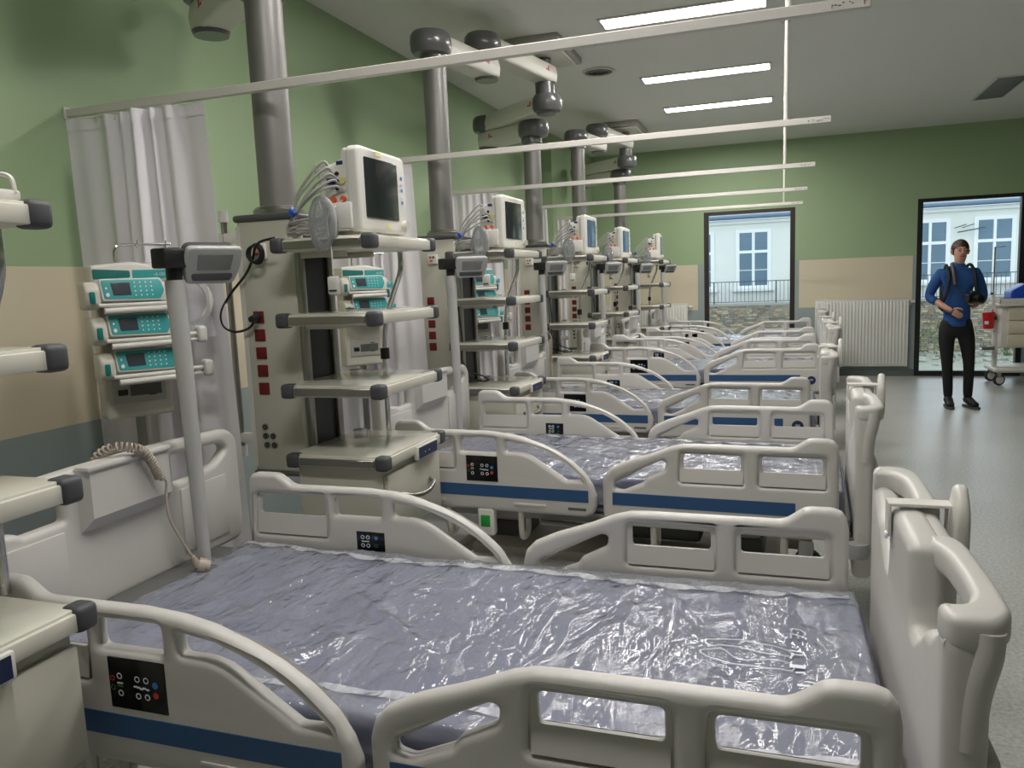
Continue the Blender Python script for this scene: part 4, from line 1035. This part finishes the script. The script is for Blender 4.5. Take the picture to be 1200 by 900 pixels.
# ------------------------------------------------------------------ bedside terminals on poles
def make_terminal():
    t = empty('bedside_terminal', (0, 0, 0))
    m = MB('silver_plastic'); m.tube([(0, 0, .47), (0, 0, .66), (-.003, -.001, 1.0), (-.01, -.004, 1.44)], .0175, 16, radii=[.018, .019, .023, .027]); m.build('pole', t)
    m = MB('black'); m.box((-.0, -.03, 1.50), (.05, .085, .055), .006, 2); m.cyl((-.01, -.004, 1.43), (-.01, -.004, 1.53), .022, n=14); m.build('swivel_bracket', t)
    T = Matrix.Translation((.05, .085, 1.482)) @ Matrix.Rotation(-.42, 4, 'Z') @ Matrix.Rotation(.5, 4, 'Y') @ Matrix.Scale(.84, 4)
    m = MB('dark_grey'); m.plate(rnd([(-.09,-.06),(.09,-.06),(.10,.0),(.09,.062),(-.09,.062),(-.10,0)], .025, 5), [], .06, .022, 'YZ', -.035, 3, T); h = m.build('terminal_housing', t)
    m = MB('silver_plastic'); m.plate(rnd([(-.088,-.07),(.088,-.07),(.104,.0),(.10,.07),(-.10,.07),(-.104,0)], .02, 5), [], .024, .009, 'YZ', .0, 2, T); m.build('bezel', h)
    m = MB('terminal_screen'); m.plate(rnd([(-.058,-.015),(.062,-.015),(.066,.045),(-.062,.045)], .004, 2), [], .003, .001, 'YZ', .0125, 1, T); m.build('screen', h)
    m = MB('dark_grey'); m.plate(rnd([(-.07,-.055),(.07,-.055),(.076,-.027),(-.076,-.027)], .012, 4), [], .003, .001, 'YZ', .0125, 1, T); m.build('key_field', h)
    return t
T0 = make_terminal()
TP = [(-1.615, 1.815, 0), (-1.60, 3.75, -.05), (-1.66, 5.58, -.05), (-1.565, 7.20, 0), (-1.515, 8.83, 0), (-1.46, 10.42, 0)]
for i, (x, y, a) in enumerate(TP):
    o = T0 if i == 0 else copy_tree(T0)
    o.location = (x, y, 0); o.rotation_euler = (0, 0, a+(0 if i == 0 else -.42)); tag(o, 'small grey screen on a white pole at the head of %s' % ['the corded bed', 'the second bed', 'the third bed', 'the fourth bed', 'the fifth bed', 'the last bed'][i], 'bedside terminal', 'bedside terminals')
# coiled mains cord over the first headboard
t = empty('coiled_cord', (-1.635, 1.63, 0), 0, 'beige coiled cord with a plug hooked over the headboard onto the mattress', 'cord')
O = Vector((-1.635, 1.63, 0))
path = smooth_path([(-1.745,1.575,.90), (-1.735,1.58,.97), (-1.68,1.585,1.003), (-1.635,1.607,1.0), (-1.624,1.635,.983), (-1.622,1.655,.955), (-1.622,1.67,.925), (-1.622,1.683,.897)], 8)
hel = []; n = 30*12
for q in range(n):
    f = q/(n-1)*(len(path)-1); k = min(int(f), len(path)-2); p = path[k].lerp(path[k+1], f-k); d = (path[k+1]-path[k]).normalized()
    u = d.cross(Vector((1, .3, .2))).normalized(); w = d.cross(u); a = 2*PI*q/12
    hel.append(p-O+(u*math.cos(a)+w*math.sin(a))*.011)
m = MB('cable_beige'); m.tube(hel, .0032, 6); m.build('coil', t)
m = MB('cable_beige'); m.tube([p-O for p in smooth_path([(-1.622,1.683,.895), (-1.620,1.70,.885), (-1.620,1.695,.84), (-1.618,1.697,.78), (-1.612,1.72,.72), (-1.60,1.742,.665), (-1.595,1.748,.65)], 7)], .0036, 8); m.build('cord', t)
m = MB('cable_beige'); m.cyl((.04, .118, .652), (.047, .128, .622), .007, .012, 12); m.cyl((.047, .128, .625), (.062, .140, .618), .021, n=18); m.cyl((.062, .140, .618), (.070, .147, .615), .018, n=18); pg = m.build('plug', t)
for s in (-1, 1):
    g = MB('steel'); g.cyl((.070+s*.005, .147-s*.007, .616), (.086+s*.005, .161-s*.007, .610), .0024, n=8); g.build('plug_pin', pg)

# a second coiled cord hangs by the head pole of the third bed; loose black leads hang behind the shelves
t = empty('coiled_cord', (-1.60, 5.52, 0), 0, 'pale coiled cord hanging straight down at the headboard of the third bed', 'cord')
m = MB('cable_beige'); m.tube([(.0105*math.cos(2*PI*q/12), .0105*math.sin(2*PI*q/12), .97-.27*q/(26*12)) for q in range(26*12)], .0032, 6); m.build('coil', t)
m = MB('cable_beige'); m.tube(smooth_path([(.01, 0, .97), (0, .0, 1.0), (-.03, .0, 1.015), (-.07, 0, .99), (-.09, 0, .95)], 5), .0035, 6); m.build('cord', t)
for i, nm in ((2, 'second'), (3, 'third'), (4, 'fourth')):
    t = empty('black_lead', (PEND[i][0], PEND[i][1], 0), PEND[i][2], 'thin black lead looping behind the shelves of the pendant after the %s bed' % nm, 'lead', 'black leads on pendants')
    m = MB('cable_black'); m.tube(smooth_path([(-.38, .10, 1.30), (-.355, .06, 1.22), (-.35, .07, 1.08), (-.35, .06, .96), (-.30, .05, .90), (-.22, .06, .87), (-.20, .08, .845), (-.26, .09, .84), (-.36, .12, .86), (-.40, .14, .87)], 6), .0042, 7); m.build('lead', t)
# ------------------------------------------------------------------ the visitor
def skin_mesh(name, verts, edges, root, sub=2):
    me = bpy.data.meshes.new(name); me.from_pydata([v[0] for v in verts], edges, [])
    o = bpy.data.objects.new(name, me); COL.objects.link(o)
    o.modifiers.new('s', 'SKIN').use_smooth_shade = True
    for i, sv in enumerate(me.skin_vertices[0].data):
        r = verts[i][1]; sv.radius = r if isinstance(r, tuple) else (r, r); sv.use_root = (i == root)
    md = o.modifiers.new('d', 'SUBSURF'); md.levels = sub; md.render_levels = sub
    dg = bpy.context.evaluated_depsgraph_get(); dg.update()
    out = bpy.data.meshes.new_from_object(o.evaluated_get(dg)); bpy.data.objects.remove(o); bpy.data.meshes.remove(me)
    bm = bmesh.new(); bm.from_mesh(out); bpy.data.meshes.remove(out); return bm
def ellipsoid(m, c, r, n=16, fn=None):
    V = []; F = []
    for i in range(n+1):
        a = PI*i/n
        for j in range(2*n):
            b = 2*PI*j/(2*n); p = Vector((math.sin(a)*math.cos(b), math.sin(a)*math.sin(b), math.cos(a)))
            if fn: p = fn(p)
            V.append((c[0]+p.x*r[0], c[1]+p.y*r[1], c[2]+p.z*r[2]))
    for i in range(n):
        for j in range(2*n): k = (j+1) % (2*n); F.append((i*2*n+j, (i+1)*2*n+j, (i+1)*2*n+k, i*2*n+k))
    m.add(V, F)
person = empty('person', (1.61, 8.62, 0), .06, 'person in a blue turtleneck and black trousers standing, holding a camera to the chest', 'person')
HD = Vector((.012, -.018, 0))
body = [((0,0,.86),(.085,.065)), ((0,-.005,.98),(.08,.06)), ((0,0,1.15),(.085,.062)), ((0,.005,1.27),(.085,.062)), ((0,.008,1.345),.042), ((.004,-.004,1.40),.043), ((.01,-.022,1.45),(.054,.062)), ((.012,-.016,1.515),(.064,.078)), ((.012,-.004,1.572),(.05,.062)),
        ((-.075,0,.79),.055), ((-.072,-.012,.42),.036), ((-.045,.02,.08),.03), ((-.055,-.10,.035),.024),
        ((.075,0,.79),.055), ((.118,-.02,.42),.036), ((.125,.015,.08),.03), ((.155,-.10,.035),.024),
        ((-.15,.005,1.305),.042), ((-.245,.03,1.09),.036), ((-.125,-.13,.985),.028), ((-.075,-.165,.95),(.03,.018)),
        ((.15,.005,1.305),.042), ((.225,.02,1.09),.036), ((.155,-.15,1.03),.028), ((.115,-.19,1.035),(.03,.018))]
bedg = [(0,1),(1,2),(2,3),(3,4),(4,5),(5,6),(6,7),(7,8),(0,9),(9,10),(10,11),(11,12),(0,13),(13,14),(14,15),(15,16),(3,17),(17,18),(18,19),(19,20),(3,21),(21,22),(22,23),(23,24)]
bm = skin_mesh('person_body', body, bedg, 0)
m = MB('skin'); m.addbm(bm)
def fingers(m, base, fwd, side, down, curl, L=.07):
    f, s, d = Vector(fwd).normalized(), Vector(side).normalized(), Vector(down).normalized(); b = Vector(base)
    for k, (o_, l) in enumerate(((-.024, .86), (-.008, 1.0), (.009, .94), (.025, .76))):
        p = b+s*o_; pts = [p-f*.02, p+f*.012, p+f*(L*l*.45)+d*(curl*.18), p+f*(L*l*.78)+d*(curl*.6), p+f*(L*l*.95)+d*curl]
        m.tube(smooth_path(pts, 3), .008, 8, radii=[.0095-.003*q/(3*4) for q in range(13)])
    p = b-s*.022-f*.03; m.tube(smooth_path([p, p-s*.022+f*.02, p-s*.036+f*.045+d*.005, p-s*.04+f*.062+d*.012], 3), .009, 8)
fingers(m, (-.055, -.178, .938), (.75, -.25, -.55), (-.35, .35, -.75), (.3, .6, -.3), .012)
fingers(m, (.095, -.205, 1.04), (-.95, -.2, .05), (0, -.1, 1), (.0, -1, .2), .02)
# nose, ears, brow
m.tube([(.012, -.080, 1.535), (.012, -.092, 1.515), (.012, -.103, 1.498), (.012, -.086, 1.490)], .01, 8, radii=[.006, .009, .012, .009])
for s in (-1, 1): m.tube([(.012+s*.066, .0, 1.54), (.012+s*.075, .004, 1.52), (.012+s*.067, -.004, 1.488)], .010, 8, radii=[.008, .013, .008])
m.build('body', person, angle=180)
for s in (-1, 1):
    g = MB('skin', 'black'); ellipsoid(g, (.012+s*.030, -.081, 1.526), (.013, .007, .008), 8); g.use(1); ellipsoid(g, (.014+s*.030, -.0885, 1.524), (.0055, .003, .0045), 6); g.build('eye', person)
    g = MB('hair'); g.tube(smooth_path([(.012+s*.014, -.092, 1.540), (.012+s*.032, -.091, 1.546), (.012+s*.050, -.078, 1.538)], 3), .0035, 6); g.build('eyebrow', person)
g = MB('lip'); g.tube(smooth_path([(-.012, -.083, 1.466), (.0, -.090, 1.469), (.012, -.092, 1.467), (.024, -.090, 1.469), (.036, -.083, 1.466)], 3), .0048, 6); g.build('mouth', person)
def hairfn(p):
    q = p.copy()
    if p.y < -.10 and p.z < .66+.25*abs(p.x): q = p*.72
    return q
m = MB('hair'); ellipsoid(m, (.012, .002, 1.545), (.079, .093, .088), 20, hairfn); ellipsoid(m, (.012, .098, 1.53), (.035, .03, .035), 10)
m.build('hair', person, angle=180)
sw_ = [((0,-.002,.785),(.135,.105)), ((0,-.005,.93),(.128,.10)), ((0,0,1.12),(.13,.104)), ((0,.004,1.25),(.122,.094)), ((0,.007,1.335),(.085,.074)), ((.002,0,1.385),(.064,.064)), ((.006,-.008,1.422),(.060,.062)),
       ((-.155,.005,1.305),.062), ((-.215,.02,1.18),.054), ((-.248,.03,1.085),.050), ((-.185,-.06,1.035),.042),
       ((.155,.005,1.305),.062), ((.2,.014,1.18),.054), ((.228,.02,1.085),.050), ((.185,-.09,1.05),.041), ((.162,-.14,1.035),.036)]
m = MB('sweater'); m.addbm(skin_mesh('sw', sw_, [(0,1),(1,2),(2,3),(3,4),(4,5),(5,6),(3,7),(7,8),(8,9),(9,10),(3,11),(11,12),(12,13),(13,14),(14,15)], 1)); m.build('sweater', person, angle=180)
tr = [((0,0,.93),(.12,.09)), ((0,0,.80),(.138,.10)), ((-.085,0,.74),.088), ((-.08,-.008,.58),.068), ((-.072,-.012,.42),.053), ((-.056,.008,.24),.049), ((-.046,.02,.075),.042),
      ((.085,0,.74),.088), ((.105,-.012,.58),.068), ((.118,-.02,.42),.053), ((.122,.0,.24),.049), ((.125,.015,.075),.042)]
m = MB('trousers'); m.addbm(skin_mesh('tr', tr, [(0,1),(1,2),(2,3),(3,4),(4,5),(5,6),(1,7),(7,8),(8,9),(9,10),(10,11)], 1)); m.build('trousers', person, angle=180)
for x, tx in ((-.046, -.058), (.125, .165)):
    m = MB('shoe'); m.addbm(skin_mesh('sh', [((x, .05, .048), .04), ((x, .02, .085), .045), ((x+(tx-x)*.5, -.06, .05), (.042, .04)), ((tx, -.14, .036), (.038, .03))], [(0,1),(1,2),(2,3)], 0)); s_ = m.build('shoe', person, angle=180)
    m = MB('sole'); d = Vector((tx-x, -.19)).normalized(); n = Vector((-d.y, d.x)); c = Vector((x, .05))
    pts = [c+d*a+n*b for a, b in ((-.035, -.03), (.05, -.034), (.15, -.042), (.215, -.03), (.235, 0), (.215, .03), (.15, .042), (.05, .034), (-.035, .03))]
    m.plate(rnd([(p.x, p.y) for p in pts], .02, 3), [], .022, .005, 'XY', .0115, 1); m.build('sole', s_)
# camera held at the chest
cam_t = empty('photo_camera', (1.61+.09, 8.62-.235, 1.075), .35, 'black photo camera held in the hand of the person', 'camera')
m = MB('black'); m.box((0, 0, 0), (.135, .06, .085), .014, 3); m.box((-.005, .0, .05), (.055, .05, .035), .010, 3); m.box((-.06, -.02, -.005), (.025, .05, .08), .010, 3); m.build('camera_body', cam_t)
m = MB('black', 'black_gloss'); m.lathe([(.034, 0), (.037, .02), (.035, .05), (.038, .055), (.038, .075), (.03, .078)], 24, Matrix.Translation((.005, -.03, -.005)) @ Matrix.Rotation(PI/2, 4, 'X')); m.use(1); m.lathe([(.001, 0), (.03, 0), (.03, .002)], 20, Matrix.Translation((.005, -.106, -.005)) @ Matrix.Rotation(PI/2, 4, 'X')); m.build('lens', cam_t)
RI = Matrix.Rotation(-.35, 3, 'Z')
cl = lambda p: RI @ (Vector(p)-Vector((1.70, 8.385, 1.075)))
m = MB('strap_tan'); m.tube([cl(p) for p in smooth_path([(1.57, 8.66, 1.405), (1.548, 8.60, 1.395), (1.55, 8.53, 1.35), (1.556, 8.505, 1.28), (1.565, 8.50, 1.205)], 6)], .0125, 8); m.build('neck_strap', cam_t)
m = MB('strap_dark'); m.tube([cl(p) for p in smooth_path([(1.565, 8.50, 1.21), (1.59, 8.475, 1.14), (1.625, 8.42, 1.10), (1.645, 8.375, 1.09)], 5)], .006, 6); m.build('strap_cord', cam_t)
bp = empty('backpack', (1.61, 8.62+.15, 0), .06, 'dark backpack worn on the back of the person', 'backpack')
m = MB('strap_dark'); m.box((0, .05, 1.13), (.24, .11, .40), .05, 4); m.build('bag', bp)
for s in (-1, 1):
    m = MB('strap_dark'); m.tube(smooth_path([(s*.085, .02, 1.31), (s*.098, -.07, 1.385), (s*.108, -.16, 1.372), (s*.112, -.25, 1.29), (s*.12, -.262, 1.17), (s*.142, -.235, 1.06), (s*.158, -.14, .99), (s*.11, -.01, .97)], 5), .0145, 8); m.build('shoulder_strap', bp)
# ------------------------------------------------------------------ trolley by the glass door
ct = empty('medical_trolley', (2.66, 10.42, 0), 0, 'white medical trolley with cream drawers in front of the glass door', 'trolley')
m = MB('white_plastic'); m.bx(-.30, .40, -.20, .22, .43, .90, .012); m.build('trolley_body', ct)
for k in range(3):
    z = .44+.152*k; m = MB('drawer_cream'); m.bx(-.235, .385, -.222, -.2, z, z+.143, .006, 2); d = m.build('drawer', ct)
    m = MB('chassis'); m.bx(-.08, .23, -.238, -.222, z+.112, z+.126, .003); m.build('drawer_pull', d)
m = MB('white_plastic'); m.bx(-.34, .44, -.26, .26, .90, .935, .012, 3); m.build('worktop', ct)
m = MB('rail_white'); m.bx(-.33, .42, -.25, -.24, .935, .99, .002); m.bx(-.33, .42, .24, .25, .935, .99, .002); m.bx(-.33, -.32, -.25, .25, .935, .99, .002); m.build('top_guard', ct)
m = MB('white_plastic'); m.bx(-.34, -.29, -.05, .0, .17, .93, .006); m.build('side_post', ct)
m = MB('white_plastic'); m.bx(-.36, .46, -.26, .26, .15, .20, .02, 3); m.bx(-.30, .40, -.2, .2, .20, .215, .004); m.build('trolley_base', ct)
for x in (-.30, .40):
    for y in (-.2, .2):
        m = MB('castor_grey'); m.bx(x-.02, x+.02, y-.035, y+.035, .09, .155, .012); c = m.build('castor', ct)
        w = MB('rubber', 'white_plastic'); M = Matrix.Translation((x, y, .065)) @ Matrix.Rotation(PI/2, 4, 'X') @ Matrix.Rotation(.3, 4, 'Y')
        w.lathe([(.048, -.02), (.06, -.018), (.065, -.01), (.065, .01), (.06, .018), (.048, .02)], 24, M); w.use(1).lathe([(.002, -.023), (.045, -.022), (.045, .022), (.002, .023)], 20, M); w.build('castor_wheel', c)
m = MB('steel'); m.cyl((-.35, -.02, .80), (-.35, -.02, 1.575), .008, n=10); m.tube([(-.35, -.02, 1.57), (-.24, -.02, 1.575)], .004, 6); m.build('drip_pole', ct)
m = MB('white_plastic'); m.cyl((-.35, -.02, .86), (-.35, -.02, 1.06), .014, n=12); m.build('pole_sleeve', ct)
m = MB('black'); m.box((-.365, -.02, 1.045), (.03, .03, .02), .004, 2); m.build('pole_clamp', ct)
m = MB('steel'); m.bx(-.47, -.34, -.14, .08, .40, .405); m.bx(-.47, -.34, -.14, -.13, .405, .44); m.build('wire_tray', ct, smooth=False)
m = MB('box_blue'); m.plate(rnd([(-.20,.936),(.42,.936),(.42,1.15),(.0,1.15),(-.06,1.15),(-.20,1.07)], .03, 4), [], .32, .02, 'XZ', 0.02, 2); o = m.build('storage_box', loc=(2.66, 10.42, 0)); tag(o, 'blue plastic storage box on the white trolley', 'box')
sb = empty('sharps_bin', (2.262, 10.36, .64), 0, 'red sharps bin with a pale label hung on the trolley', 'sharps bin')
sb.scale = (.82, .82, .82)
m = MB('bin_red'); m.lathe([(.055, 0), (.065, .01), (.078, .205), (.08, .21)], 24); m.build('bin_body', sb)
m = MB('bin_red'); m.lathe([(.084, .208), (.084, .225), (.07, .238), (.02, .24)], 24); m.build('bin_lid', sb)
m = MB('icon_white'); m.box((-.035, -.062, .09), (.05, .004, .045), 0, 1, (.06, 0, -.4)); m.build('bin_label', sb, smooth=False)
m = MB('black'); m.box((.085, 0, .15), (.03, .04, .05), .005, 2); m.build('bin_holder', sb)
